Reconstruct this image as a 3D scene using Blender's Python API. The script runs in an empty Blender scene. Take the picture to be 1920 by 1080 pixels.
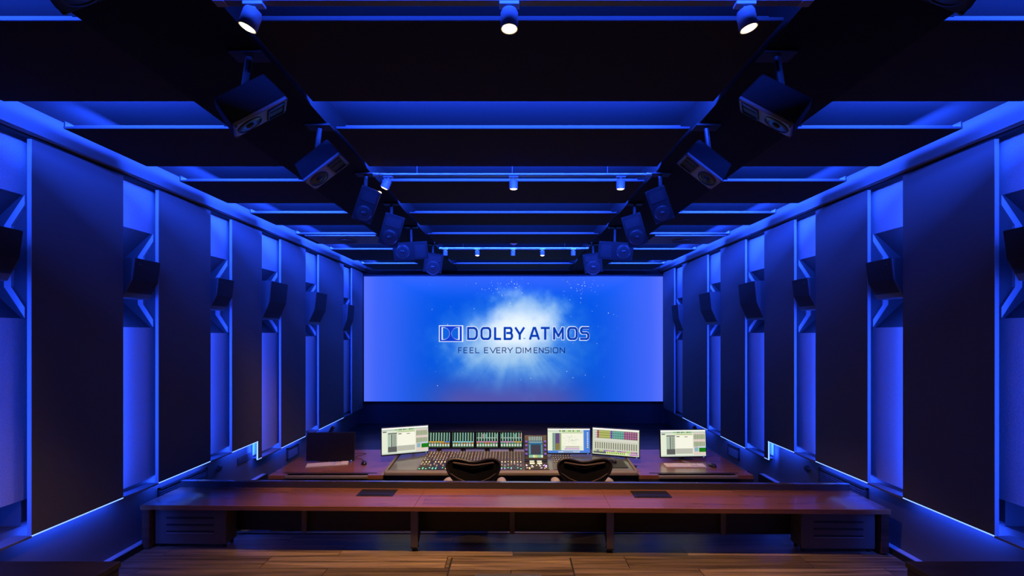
import bpy, math, random
from mathutils import Vector, Matrix
random.seed(7)
S = bpy.context.scene
COL = S.collection
F = 880.0; VX = 962.0; VY = 628.0; HC = 2.17      # focal length in px, vanishing point, eye height
def P(x, y, Y):                                    # point at depth Y seen at (x, y)
    return Vector(((x-VX)*Y/F, Y, HC+(VY-y)*Y/F))

# ------------------------------------------------------------------ camera, world, exposure
cam = bpy.data.cameras.new('camera'); camo = bpy.data.objects.new('camera', cam); COL.objects.link(camo)
camo.location = (0, 0, HC); camo.rotation_euler = (math.pi/2, 0, 0)
cam.sensor_width = 36; cam.lens = F/1920*36
cam.shift_x = -(VX-960)/1920; cam.shift_y = (VY-540)/1920
cam.clip_start = 0.05
S.camera = camo
w = bpy.data.worlds.new('world'); S.world = w; w.use_nodes = True
w.node_tree.nodes['Background'].inputs[0].default_value = (0.01, 0.03, 0.2, 1)
w.node_tree.nodes['Background'].inputs[1].default_value = 0.02
S.view_settings.view_transform = 'Standard'; S.view_settings.look = 'None'
S.view_settings.gamma = 1; S.view_settings.exposure = 0.0; S.view_settings.use_curve_mapping = False

BLUE = (0.014, 0.068, 1.0)
WARM = (1.0, 0.55, 0.22)
E_CLOUD = 82.0      # W per metre, ceiling strips
E_COVE = 24.0
E_WALL = 19.0       # vertical strips behind the wall panels
E_BASE = 9.0
E_SPOT = {1: 64.0, 2: 200.0, 3: 150.0}

def area(name, loc, length, width, normal, along, power, color=BLUE, parent=None, spread=180):
    l = bpy.data.lights.new(name, 'AREA'); l.shape = 'RECTANGLE'; l.size = length; l.size_y = width
    l.energy = power; l.color = color; l.spread = math.radians(spread)
    o = bpy.data.objects.new(name, l); COL.objects.link(o)
    z = -Vector(normal).normalized(); x = Vector(along).normalized(); y = z.cross(x).normalized(); x = y.cross(z)
    m = Matrix((x, y, z)).transposed().to_4x4(); m.translation = Vector(loc)
    if parent: o.parent = parent
    o.matrix_local = m
    return o

# ------------------------------------------------------------------ materials
def new_mat(name):
    m = bpy.data.materials.new(name); m.use_nodes = True
    nt = m.node_tree; b = nt.nodes['Principled BSDF']
    return m, nt, b
def srgb(r, g, b):
    f = lambda c: (c/255/12.92) if c/255 <= .04045 else ((c/255+.055)/1.055)**2.4
    return (f(r), f(g), f(b))
def plain(name, col, rough=.5, metal=0, spec=.5, emit=None, es=1, noise=0, nscale=60):
    m, nt, b = new_mat(name)
    b.inputs['Base Color'].default_value = (*col, 1); b.inputs['Roughness'].default_value = rough
    b.inputs['Metallic'].default_value = metal; b.inputs['Specular IOR Level'].default_value = spec
    if emit:
        b.inputs['Emission Color'].default_value = (*emit, 1); b.inputs['Emission Strength'].default_value = es
    tc = nt.nodes.new('ShaderNodeTexCoord'); n = nt.nodes.new('ShaderNodeTexNoise'); n.inputs['Scale'].default_value = nscale
    nt.links.new(tc.outputs['Object'], n.inputs['Vector'])
    r = nt.nodes.new('ShaderNodeMapRange'); r.inputs['To Min'].default_value = max(0, rough-.06); r.inputs['To Max'].default_value = min(1, rough+.06)
    nt.links.new(n.outputs['Fac'], r.inputs['Value']); nt.links.new(r.outputs['Result'], b.inputs['Roughness'])
    if noise:
        bp = nt.nodes.new('ShaderNodeBump'); bp.inputs['Strength'].default_value = noise; bp.inputs['Distance'].default_value = .002
        nt.links.new(n.outputs['Fac'], bp.inputs['Height']); nt.links.new(bp.outputs['Normal'], b.inputs['Normal'])
    return m
def fabric(name, col, scale=220, bump=.35, spec=.15):
    m, nt, b = new_mat(name)
    tc = nt.nodes.new('ShaderNodeTexCoord'); n = nt.nodes.new('ShaderNodeTexNoise'); n.inputs['Scale'].default_value = scale; n.inputs['Detail'].default_value = 3
    nt.links.new(tc.outputs['Object'], n.inputs['Vector'])
    mx = nt.nodes.new('ShaderNodeMix'); mx.data_type = 'RGBA'
    mx.inputs['A'].default_value = (*[c*.72 for c in col], 1); mx.inputs['B'].default_value = (*[c*1.28 for c in col], 1)
    nt.links.new(n.outputs['Fac'], mx.inputs['Factor']); nt.links.new(mx.outputs['Result'], b.inputs['Base Color'])
    b.inputs['Roughness'].default_value = .9; b.inputs['Specular IOR Level'].default_value = spec
    bp = nt.nodes.new('ShaderNodeBump'); bp.inputs['Strength'].default_value = bump; bp.inputs['Distance'].default_value = .002
    nt.links.new(n.outputs['Fac'], bp.inputs['Height']); nt.links.new(bp.outputs['Normal'], b.inputs['Normal'])
    return m
def wood(name, c1, c2, plank_l, plank_w, rough=.35, spec=.5, grain=(2.0, 26, 26), gap=.002, varying=.35, shift=0.0, coat=0.0):
    m, nt, b = new_mat(name); N = nt.nodes; L = nt.links
    tc = N.new('ShaderNodeTexCoord'); mp = N.new('ShaderNodeMapping'); mp.inputs['Location'].default_value = (shift, shift*.37, 0)
    L.new(tc.outputs['Object'], mp.inputs['Vector'])
    br = N.new('ShaderNodeTexBrick'); br.inputs['Scale'].default_value = 1
    br.inputs['Brick Width'].default_value = plank_l; br.inputs['Row Height'].default_value = plank_w
    br.inputs['Mortar Size'].default_value = gap; br.inputs['Mortar Smooth'].default_value = .3
    br.inputs['Color1'].default_value = (0, 0, 0, 1); br.inputs['Color2'].default_value = (1, 1, 1, 1); br.inputs['Mortar'].default_value = (.5, .5, .5, 1)
    br.offset = .37
    L.new(mp.outputs['Vector'], br.inputs['Vector'])
    g = N.new('ShaderNodeMapping'); g.inputs['Scale'].default_value = grain; L.new(mp.outputs['Vector'], g.inputs['Vector'])
    add = N.new('ShaderNodeVectorMath'); add.operation = 'ADD'
    sc = N.new('ShaderNodeVectorMath'); sc.operation = 'SCALE'; sc.inputs['Scale'].default_value = 7.3
    L.new(br.outputs['Color'], sc.inputs[0]); L.new(g.outputs['Vector'], add.inputs[0]); L.new(sc.outputs['Vector'], add.inputs[1])
    n = N.new('ShaderNodeTexNoise'); n.inputs['Scale'].default_value = 1; n.inputs['Detail'].default_value = 6; n.inputs['Distortion'].default_value = .25
    L.new(add.outputs['Vector'], n.inputs['Vector'])
    cr = N.new('ShaderNodeValToRGB'); cr.color_ramp.elements[0].position = .32; cr.color_ramp.elements[1].position = .68
    cr.color_ramp.elements[0].color = (*c2, 1); cr.color_ramp.elements[1].color = (*c1, 1)
    L.new(n.outputs['Fac'], cr.inputs['Fac'])
    hs = N.new('ShaderNodeMapRange'); hs.inputs['To Min'].default_value = 1-varying; hs.inputs['To Max'].default_value = 1+varying
    L.new(br.outputs['Color'], hs.inputs['Value'])
    ml = N.new('ShaderNodeMix'); ml.data_type = 'RGBA'; ml.blend_type = 'MULTIPLY'; ml.inputs['Factor'].default_value = 1
    L.new(cr.outputs['Color'], ml.inputs['A']); L.new(hs.outputs['Result'], ml.inputs['B'])
    dk = N.new('ShaderNodeMix'); dk.data_type = 'RGBA'; dk.inputs['B'].default_value = (.004, .003, .002, 1)
    L.new(br.outputs['Fac'], dk.inputs['Factor']); L.new(ml.outputs['Result'], dk.inputs['A'])
    L.new(dk.outputs['Result'], b.inputs['Base Color'])
    rr = N.new('ShaderNodeMapRange'); rr.inputs['To Min'].default_value = rough-.07; rr.inputs['To Max'].default_value = rough+.1
    L.new(n.outputs['Fac'], rr.inputs['Value']); L.new(rr.outputs['Result'], b.inputs['Roughness'])
    b.inputs['Specular IOR Level'].default_value = spec
    b.inputs['Coat Weight'].default_value = coat; b.inputs['Coat Roughness'].default_value = .13
    bp = N.new('ShaderNodeBump'); bp.inputs['Strength'].default_value = .08; bp.inputs['Distance'].default_value = .002
    L.new(n.outputs['Fac'], bp.inputs['Height']); L.new(bp.outputs['Normal'], b.inputs['Normal'])
    return m
def glow_attr(name, strength):
    m = bpy.data.materials.new(name); m.use_nodes = True; nt = m.node_tree
    for n in list(nt.nodes): nt.nodes.remove(n)
    a = nt.nodes.new('ShaderNodeAttribute'); a.attribute_name = 'Col'
    e = nt.nodes.new('ShaderNodeEmission'); e.inputs[1].default_value = strength
    g = nt.nodes.new('ShaderNodeBsdfGlossy'); g.inputs['Roughness'].default_value = .5; g.inputs['Color'].default_value = (.006, .006, .006, 1)
    ad = nt.nodes.new('ShaderNodeAddShader'); o = nt.nodes.new('ShaderNodeOutputMaterial')
    nt.links.new(a.outputs['Color'], e.inputs[0]); nt.links.new(e.outputs[0], ad.inputs[0]); nt.links.new(g.outputs[0], ad.inputs[1]); nt.links.new(ad.outputs[0], o.inputs[0])
    return m

M = {}
M['panel'] = fabric('panel_fabric', (.105, .098, .102))
M['back'] = fabric('backing_fabric', (.34, .34, .36), 160, .5)
M['niche'] = plain('niche_paint', (.045, .045, .05), .75, noise=.2)
M['nside'] = plain('niche_side_paint', (.035, .035, .04), .75)
M['strip'] = plain('niche_frame_paint', (.3, .3, .32), .6)
M['cloud'] = fabric('ceiling_fabric', (.03, .029, .03), 200, .3)
M['rail'] = plain('rail_paint', (.045, .045, .05), .45)
M['ceil'] = fabric('ceiling_fabric_upper', (.036, .036, .038), 120, .3)
M['crown'] = plain('crown_paint', (.13, .13, .14), .6, noise=.1)
M['lip'] = plain('cloud_lip', (.02, .02, .022), .6)
M['soffit'] = fabric('soffit_fabric', (.012, .011, .011), 120)
M['wall'] = plain('lower_wall_paint', (.07, .07, .075), .6, noise=.15, nscale=25)
M['edge'] = plain('panel_edge', (.26, .26, .28), .5)
M['front'] = fabric('front_fabric', (.03, .03, .032), 150)
M['curb'] = plain('ledge_vinyl', (.28, .27, .27), .5, noise=.1)
M['black'] = plain('matte_black', (.012, .012, .013), .55)
M['blackg'] = plain('satin_black', (.014, .013, .013), .35)
M['spk'] = plain('speaker_paint', (.055, .055, .06), .5, noise=.2)
M['spkface'] = fabric('speaker_grille_cloth', (.03, .03, .032), 300)
M['baffle'] = plain('lit_speaker_baffle', (.16, .16, .18), .45)  # paler than the other baffles; the light on these is put into colour
M['spkdark'] = plain('ceiling_speaker_paint', (.016, .016, .018), .6, spec=.15, noise=.2)
M['facedark'] = plain('ceiling_speaker_front', (.009, .009, .010), .6, spec=.15)
M['railt'] = plain('track_paint', (.13, .13, .14), .4)
M['cone'] = plain('speaker_cone', (.02, .02, .022), .3, spec=.3)
M['metal'] = plain('grey_metal', (.25, .25, .26), .35, metal=.8)
M['railtop'] = plain('rail_top', (.35, .35, .37), .25, metal=.9)
M['lampw'] = plain('lamp_housing', (.24, .24, .25), .4)
M['lens'] = plain('lamp_lens', (1, .8, .55), .4, emit=(1.0, .72, .38), es=9)
M['lensoff'] = plain('lamp_lens_unlit', (.1, .1, .1), .3)
M['ledline'] = plain('led_line', (.5, .5, .9), .5, emit=(.16, .32, 1.0), es=2.2)
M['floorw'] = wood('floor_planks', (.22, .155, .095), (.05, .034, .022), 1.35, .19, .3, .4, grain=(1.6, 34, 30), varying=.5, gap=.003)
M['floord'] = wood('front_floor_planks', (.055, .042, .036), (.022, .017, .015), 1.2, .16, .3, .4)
M['walnut'] = wood('walnut_top', (.27, .108, .058), (.16, .062, .034), 1.9, .24, .28, .5, grain=(.9, 16, 20), gap=.0006, varying=.16, coat=.32)
M['walnute'] = wood('walnut_edge', (.5, .2, .07), (.28, .10, .04), 3.0, 1.0, .3, .5, grain=(1.5, 10, 40), gap=.0, varying=.1)
M['endwood'] = wood('end_panel_wood', (.16, .06, .03), (.08, .03, .016), 3.0, 5.0, .4, .4, gap=.0)
M['taupe'] = plain('taupe_vinyl', (.17, .145, .12), .5)
M['dkgrey'] = plain('dark_grey_metal', (.045, .04, .038), .45)
M['legpaint'] = plain('leg_paint', (.13, .11, .095), .5)
M['rack'] = plain('rack_steel', (.11, .094, .08), .5, spec=.25, noise=.05)
M['greyglass'] = plain('grey_surface', (.12, .125, .125), .18, spec=.7)
M['conblack'] = plain('console_black', (.018, .018, .022), .35)
M['knob'] = plain('knob_grey', (.42, .38, .34), .4)
M['capw'] = plain('fader_cap', (.62, .58, .5), .4)
M['white'] = plain('white_plastic', (.8, .78, .75), .4)
M['key'] = plain('key_white', (.88, .82, .76), .5)
M['keygap'] = plain('key_gap', (.55, .5, .46), .5)
M['mesh'] = plain('chair_mesh', (.006, .0055, .0055), .9, spec=.1, noise=.4, nscale=300)
M['chairf'] = plain('chair_frame', (.012, .010, .010), .45)
M['ribhighlight'] = plain('chair_rib_highlight', (.075, .05, .042), .4)  # brown stands for warm highlights on the black chair back
M['arm'] = plain('armrest_pad', (.32, .27, .21), .45)
M['screenglow'] = glow_attr('projected_picture', 1.0)
M['lcd'] = glow_attr('lcd_picture', 1.0)
M['offlcd'] = plain('screen_off', (.012, .009, .009), .3)
M['cab'] = wood('dark_cabinet', (.035, .026, .02), (.015, .011, .008), 1.2, .25, .5, .3)

# ------------------------------------------------------------------ mesh builder
class MB:
    def __init__(s): s.v = []; s.f = []; s.m = []; s.c = []; s.X = Matrix.Identity(4)
    def add(s, vs, fs, mi=0, col=None):
        b = len(s.v); s.v += [tuple(s.X @ Vector(v)) for v in vs]
        for f in fs: s.f.append([b+i for i in f]); s.m.append(mi); s.c.append(col)
        return s
    def box(s, x0, x1, y0, y1, z0, z1, mi=0):
        if x0 > x1: x0, x1 = x1, x0
        if y0 > y1: y0, y1 = y1, y0
        if z0 > z1: z0, z1 = z1, z0
        v = [(x0,y0,z0),(x1,y0,z0),(x1,y1,z0),(x0,y1,z0),(x0,y0,z1),(x1,y0,z1),(x1,y1,z1),(x0,y1,z1)]
        return s.add(v, [(0,3,2,1),(4,5,6,7),(0,1,5,4),(1,2,6,5),(2,3,7,6),(3,0,4,7)], mi)
    def hexa(s, v, mi=0):                                # 8 points, bottom ring then top ring
        return s.add(v, [(0,3,2,1),(4,5,6,7),(0,1,5,4),(1,2,6,5),(2,3,7,6),(3,0,4,7)], mi)
    def prism(s, pts, axis, a, b, mi=0):                 # extrude 2D outline along an axis
        def mk(p, t):
            return {'x': (t, p[0], p[1]), 'y': (p[0], t, p[1]), 'z': (p[0], p[1], t)}[axis]
        n = len(pts); v = [mk(p, a) for p in pts]+[mk(p, b) for p in pts]
        f = [tuple(range(n))[::-1], tuple(range(n, 2*n))]+[(i, (i+1) % n, n+(i+1) % n, n+i) for i in range(n)]
        return s.add(v, f, mi)
    def cyl(s, p0, p1, r, r1=None, n=20, mi=0, caps=True):
        p0, p1 = Vector(p0), Vector(p1); r1 = r if r1 is None else r1
        d = (p1-p0).normalized(); u = d.orthogonal().normalized(); w_ = d.cross(u)
        v = []
        for p, rr in ((p0, r), (p1, r1)):
            for i in range(n):
                a = 2*math.pi*i/n; v.append(p+u*rr*math.cos(a)+w_*rr*math.sin(a))
        f = [(i, (i+1) % n, n+(i+1) % n, n+i) for i in range(n)]
        if caps: f += [tuple(range(n))[::-1], tuple(range(n, 2*n))]
        return s.add(v, f, mi)
    def lathe(s, prof, n=28, mi=0):                      # profile (r, z) about local z
        v = []
        for r, z in prof:
            for i in range(n):
                a = 2*math.pi*i/n; v.append((r*math.cos(a), r*math.sin(a), z))
        f = []
        for k in range(len(prof)-1):
            for i in range(n):
                f.append((k*n+i, k*n+(i+1) % n, (k+1)*n+(i+1) % n, (k+1)*n+i))
        return s.add(v, f, mi)
    def tube(s, pts, r, n=8, mi=0, closed=False):
        pts = [Vector(p) for p in pts]; v = []; m = len(pts); prev = None
        for k, p in enumerate(pts):
            a = pts[(k-1) % m] if (closed or k) else p; b = pts[(k+1) % m] if (closed or k < m-1) else p
            d = (b-a).normalized()
            u = d.orthogonal().normalized() if prev is None else (prev-d*prev.dot(d)).normalized()
            prev = u; w_ = d.cross(u)
            for i in range(n):
                t = 2*math.pi*i/n; v.append(p+u*r*math.cos(t)+w_*r*math.sin(t))
        f = []
        for k in range(m if closed else m-1):
            k2 = (k+1) % m
            for i in range(n): f.append((k*n+i, k*n+(i+1) % n, k2*n+(i+1) % n, k2*n+i))
        if not closed: f += [tuple(range(n))[::-1], tuple(range((m-1)*n, m*n))]
        return s.add(v, f, mi)
    def quad(s, a, b, c, d, mi=0, col=None): return s.add([a, b, c, d], [(0, 1, 2, 3)], mi, col)
    def build(s, name, mats, parent=None, bevel=0, smooth=False, seg=2):
        me = bpy.data.meshes.new(name); me.from_pydata(s.v, [], s.f)
        if not isinstance(mats, (list, tuple)): mats = [mats]
        for m in mats: me.materials.append(M[m] if isinstance(m, str) else m)
        for p, mi in zip(me.polygons, s.m): p.material_index = mi
        if any(c is not None for c in s.c):
            at = me.color_attributes.new('Col', 'FLOAT_COLOR', 'CORNER')
            for p, c in zip(me.polygons, s.c):
                for li in p.loop_indices: at.data[li].color = (*(c or (0, 0, 0)), 1)
        me.update()
        if smooth:
            for p in me.polygons: p.use_smooth = True
            me.set_sharp_from_angle(angle=math.radians(40))
        o = bpy.data.objects.new(name, me); COL.objects.link(o)
        if parent: o.parent = parent
        if bevel:
            b = o.modifiers.new('bevel', 'BEVEL'); b.width = bevel; b.segments = seg; b.limit_method = 'ANGLE'; b.angle_limit = math.radians(40)
        return o
def tag(o, label, cat, group=None):
    o['label'] = label; o['category'] = cat
    if group: o['group'] = group
    return o
def thing(name, label, cat, loc=(0, 0, 0), rot=(0, 0, 0), group=None):
    o = bpy.data.objects.new(name, None); COL.objects.link(o); o.location = loc; o.rotation_euler = rot
    o.empty_display_size = .1
    return tag(o, label, cat, group)
def struct(o): o['kind'] = 'structure'; return o
def aim_matrix(loc, direction, up, roll=0):              # local -Y faces 'direction', local Z near 'up'
    y = -Vector(direction).normalized(); z = Vector(up); z = (z-y*z.dot(y)).normalized(); x = y.cross(z)
    m = Matrix((x, y, z)).transposed().to_4x4()
    m = m @ Matrix.Rotation(roll, 4, 'Y'); m.translation = Vector(loc); return m
def copy_thing(src, label=None, group=None):
    c = src.copy(); COL.objects.link(c)
    if label: c['label'] = label
    if group: c['group'] = group
    for ch in src.children:
        d = ch.copy(); COL.objects.link(d); d.parent = c
        for g in ch.children:
            e = g.copy(); COL.objects.link(e); e.parent = d
    return c
SIDE = {-1: 'left', 1: 'right'}
ORD = ['first', 'second', 'third', 'fourth', 'fifth', 'sixth', 'seventh', 'eighth', 'ninth']

# ------------------------------------------------------------------ room dimensions
W = 2.994; WP = 2.89; WB = 2.97; XI = 2.94
ZR = .47; ZCURB = .516; ZF = .44
TILT = .0045
def zt(h, Y): return HC+h+TILT*Y
YEND = 9.12
ZL1 = .966; ZL2 = .763; YSTEP = 5.32
PANELS = [(1.8, 2.47), (2.82, 3.48), (3.83, 4.485), (4.83, 5.40), (5.85, 6.54), (6.99, 8.01), (8.43, 9.03)]
H_PT = 1.1636; H_CR = 1.187; H_CL = 1.19; H_CE = 1.332

# ------------------------------------------------------------------ floors
b = MB(); b.box(-2.94, 2.94, -1.7, 4.04, .2, ZR)
struct(b.build('floor', 'floorw'))
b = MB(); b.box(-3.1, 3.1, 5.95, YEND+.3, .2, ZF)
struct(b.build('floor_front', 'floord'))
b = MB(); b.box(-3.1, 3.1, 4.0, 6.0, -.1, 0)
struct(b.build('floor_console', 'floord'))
b = MB(); b.box(-2.93, 2.93, 4.0405, 4.052, .40, ZR+.004); b.box(-2.93, 2.93, 4.015, 4.052, ZR+.0005, ZR+.005)
struct(b.build('trim_1', 'strip'))
for sx in (-1, 1):
    b = MB(); b.box(sx*XI, sx*3.1, -1.7, 5.60, -.1, ZCURB)
    struct(b.build('trim_'+('2' if sx < 0 else '3'), 'curb'))
    b = MB(); b.box(sx*(XI-.012), sx*XI, -1.7, 5.602, ZR-.4, ZCURB+.001)
    struct(b.build('baseboard_'+SIDE[sx], 'black'))

# ------------------------------------------------------------------ side walls with niches
NICHE = [(0, .10, .85), (1, .06, .83), (2, .02, .78), (3, .025, .79), (4, -.02, .76), (5, -.09, .66)]
def gap_y(i): return PANELS[i][1], PANELS[i+1][0]
for sx in (-1, 1):
    nm = 'wall_'+SIDE[sx]
    b = MB()
    b.box(sx*W, sx*3.5, -1.7, YSTEP, -.1, ZL1+.04)
    b.box(sx*W, sx*3.5, YSTEP, YEND+.2, -.1, ZL2+.04)
    b.box(sx*W, sx*3.5, -1.7, PANELS[0][1]-.035, ZL1+.04, 3.7)
    for i in range(6):                                     # solid wall behind each panel
        y0 = PANELS[i+1][0]+.035; y1 = PANELS[i+1][1]-.03
        if i == 5: y1 = YEND+.2
        if i == 2:
            b.box(sx*W, sx*3.5, y0, YSTEP, ZL1+.04, 3.7); b.box(sx*W, sx*3.5, YSTEP, y1, ZL2+.04, 3.7)
        else: b.box(sx*W, sx*3.5, y0, y1, (ZL1 if i < 2 else ZL2)+.04, 3.7)
    wall = struct(b.build(nm, 'wall'))
    for i, n0, n1 in NICHE:
        y0, y1 = gap_y(i); y0 -= .03; y1 += .03
        zb = 1.17 if i == 0 else ((ZL1 if i < 3 else ZL2)+.03)
        z0 = HC+n0; z1 = HC+n1
        b = MB()
        b.box(sx*WB, sx*3.0, y0+.001, y1+.12, zb, z0)                    # lower backing board
        b.box(sx*WB, sx*3.0, y0+.001, y1+.12, z1, zt(1.30, y0))          # upper backing board
        b.build('backing_board', 'back', wall)
        b = MB(); D = 3.30; k = .30
        b.quad((sx*(WB+.01), y0, z1-.001), (sx*(WB+.01), y1, z1-.001), (sx*D, y1, z1-k), (sx*D, y0, z1-k))
        b.quad((sx*D, y0, z0+k), (sx*D, y1, z0+k), (sx*D, y1, z1-k), (sx*D, y0, z1-k))
        b.quad((sx*(WB+.01), y0, z0+.001), (sx*(WB+.01), y1, z0+.001), (sx*D, y1, z0+k), (sx*D, y0, z0+k))
        b.box(sx*(WB+.01), sx*3.5, y0-.004, y0+.004, zb-.05, z1+.1)
        b.box(sx*3.12, sx*3.5, y0, y1, zb-.2, zb)
        b.build('niche', 'niche', wall)
        b = MB(); b.box(sx*(WP+.027), sx*3.4, y1-.004, y1+.004, z0+.002, z1-.002); b.build('niche_side', 'nside', wall)
        b = MB(); h = (z1-z0); d1 = 2.965; d2 = 3.10; t = .04
        out = [(2.945, z1-.003), (3.07, z1-.19), (3.07, z0+.19), (2.945, z0+.003)]
        inn = [(2.945, z1-.065), (3.027, z1-.19), (3.027, z0+.19), (2.945, z0+.065)]
        for j in range(3):
            q = [out[j], out[j+1], inn[j+1], inn[j]]
            b.prism([(sx*p[0], p[1]) for p in q], 'y', y1-.02, y1-.004)
        b.build('niche_frame', 'strip', wall)
    # the wall's last sixth bay is closed by the front wall
    b = MB(); b.box(sx*2.85, sx*3.5, -1.7, YEND+.2, 0, .1)
    v = []
    b = MB()
    a0, a1 = -1.7, YEND
    b.hexa([(sx*2.85, a0, zt(H_CR, a0)), (sx*3.5, a0, zt(H_CR, a0)), (sx*3.5, a1, zt(H_CR, a1)), (sx*2.85, a1, zt(H_CR, a1)),
            (sx*2.85, a0, zt(1.7, a0)), (sx*3.5, a0, zt(1.7, a0)), (sx*3.5, a1, zt(1.7, a1)), (sx*2.85, a1, zt(1.7, a1))])
    b.hexa([(sx*2.838, a0, zt(H_CR-.003, a0)), (sx*2.87, a0, zt(H_CR-.003, a0)), (sx*2.87, a1, zt(H_CR-.003, a1)), (sx*2.838, a1, zt(H_CR-.003, a1)),
            (sx*2.838, a0, zt(H_CR+.012, a0)), (sx*2.87, a0, zt(H_CR+.012, a0)), (sx*2.87, a1, zt(H_CR+.012, a1)), (sx*2.838, a1, zt(H_CR+.012, a1))])
    struct(b.build('trim_'+('4' if sx < 0 else '5'), 'crown'))
    b = MB()
    b.hexa([(sx*2.90, a0, zt(H_PT+.001, a0)), (sx*2.99, a0, zt(H_PT+.001, a0)), (sx*2.99, a1, zt(H_PT+.001, a1)), (sx*2.90, a1, zt(H_PT+.001, a1)),
            (sx*2.90, a0, zt(H_CR-.004, a0)), (sx*2.99, a0, zt(H_CR-.004, a0)), (sx*2.99, a1, zt(H_CR-.004, a1)), (sx*2.90, a1, zt(H_CR-.004, a1))])
    struct(b.build('trim_'+('10' if sx < 0 else '11'), 'soffit'))  # black board fills the gap above the panels to stand for its shade
# rear and front wall, true ceiling
b = MB(); b.box(-3.5, 3.5, -1.9, -1.7, -.1, 3.8); struct(b.build('wall_rear', 'soffit'))
b = MB(); b.box(-3.5, 3.5, YEND+.06, YEND+.3, -.1, 3.9); struct(b.build('wall_front', 'front'))
b = MB(); b.hexa([(-3.5, -1.9, zt(H_CE, -1.9)), (3.5, -1.9, zt(H_CE, -1.9)), (3.5, YEND+.3, zt(H_CE, YEND+.3)), (-3.5, YEND+.3, zt(H_CE, YEND+.3)),
                  (-3.5, -1.9, 3.9), (3.5, -1.9, 3.9), (3.5, YEND+.3, 3.9), (-3.5, YEND+.3, 3.9)])
struct(b.build('ceiling', 'ceil'))
for sx in (-1, 1):                                          # dark soffits that carry the ceiling loudspeakers
    b = MB(); a0, a1 = -1.7, 8.9; h0, h1 = 1.188, 1.34
    b.hexa([(sx*1.055, a0, zt(h0, a0)), (sx*1.6395, a0, zt(h0, a0)), (sx*1.6395, a1, zt(h0, a1)), (sx*1.055, a1, zt(h0, a1)),
            (sx*1.055, a0, zt(h1, a0)), (sx*1.6395, a0, zt(h1, a0)), (sx*1.6395, a1, zt(h1, a1)), (sx*1.055, a1, zt(h1, a1))])
    struct(b.build('trim_'+('6' if sx < 0 else '7'), 'soffit'))

# ------------------------------------------------------------------ wall panels
for sx in (-1, 1):
    for i, (y0, y1) in enumerate(PANELS):
        side = SIDE[sx]
        z0 = ZL1 if i < 4 else ZL2
        if i == 3:
            prof = [(y0, ZL1), (YSTEP, ZL1), (YSTEP, ZL2), (y1, ZL2)]
        else:
            prof = [(y0, z0), (y1, z0)]
        top = [(y1, zt(H_PT, y1)), (y0, zt(H_PT, y0))]
        if i == 0: lab = 'dark fabric panel on the %s wall, cut off by the picture edge' % side
        elif i == 6: lab = 'narrow dark wall panel in the %s corner right beside the projection screen' % side
        elif i == 1: lab = 'nearest and widest full dark fabric wall panel on the %s wall' % side
        else: lab = 'tall dark fabric panel on the %s wall, %s one from the camera' % (side, ORD[i-1])
        t = thing('acoustic_panel', lab, 'acoustic panel', (sx*WP, (y0+y1)/2, z0), (0, 0, 0), 'tall fabric panels on the %s wall' % side)
        off = lambda p: (p[0]-(y0+y1)/2, p[1]-z0)
        b = MB(); b.prism([off(p) for p in prof+top], 'x', 0, sx*.022); b.build('panel_face', 'panel', t)
        b = MB(); yc = (y0+y1)/2
        b.box(0.0005*sx, sx*.026, y0-yc-.004, y0-yc-.0003, .0, zt(H_PT, y0)-z0)
        b.build('panel_edge', 'edge', t)
        # batten holding the light strip behind the far edge
        if i < 6:
            b = MB(); b.box(sx*.024, sx*.075, y1-yc-.115, y1-yc-.09, .05, zt(H_PT, y1)-z0-.05); b.build('batten', 'black', t)
            zz0 = z0+.02; zz1 = zt(H_PT, y1)-.02
            if i == 3: zz0 = ZL2+.02
            area('light_strip', (sx*.034, y1-yc-.075, (zz0+zz1)/2-z0), zz1-zz0, .016, (sx*.8, 1, 0), (0, 0, 1), E_WALL*(zz1-zz0)*(.25 if i == 5 else 1.0), parent=t)
        # glowing line under the bottom edge
        segs = [(y0, YSTEP, ZL1), (YSTEP, y1, ZL2)] if i == 3 else [(y0, y1, z0)]
        b = MB()
        for a, c, z in segs:
            if i < 6: b.box(sx*.0, sx*.012, a-yc, c-yc, z-z0-.008, z-z0-.001)
        if i == 3: b.box(sx*.0, sx*.012, YSTEP-yc-.009, YSTEP-yc-.002, ZL2-z0-.008, -.001)
        if i < 6:
            b.build('light_line', 'ledline', t)
            for a, c, z in segs:
                if c-a > .15: area('base_strip_light', (sx*.036, (a+c)/2-yc, z-z0+.012), (c-a)*.9, .012, (sx*.8, 0, -1), (0, 1, 0), E_BASE*(c-a), parent=t)
    # ledge below the gaps between panels
    b = MB()
    for i in range(6):
        y0, y1 = gap_y(i); z = ZL1 if i < 3 else ZL2
        b.box(sx*WP, sx*W, y0+.001, y1-.001, z-.014, z-.002)
    struct(b.build('trim_'+('8' if sx < 0 else '9'), 'crown'))

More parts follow.
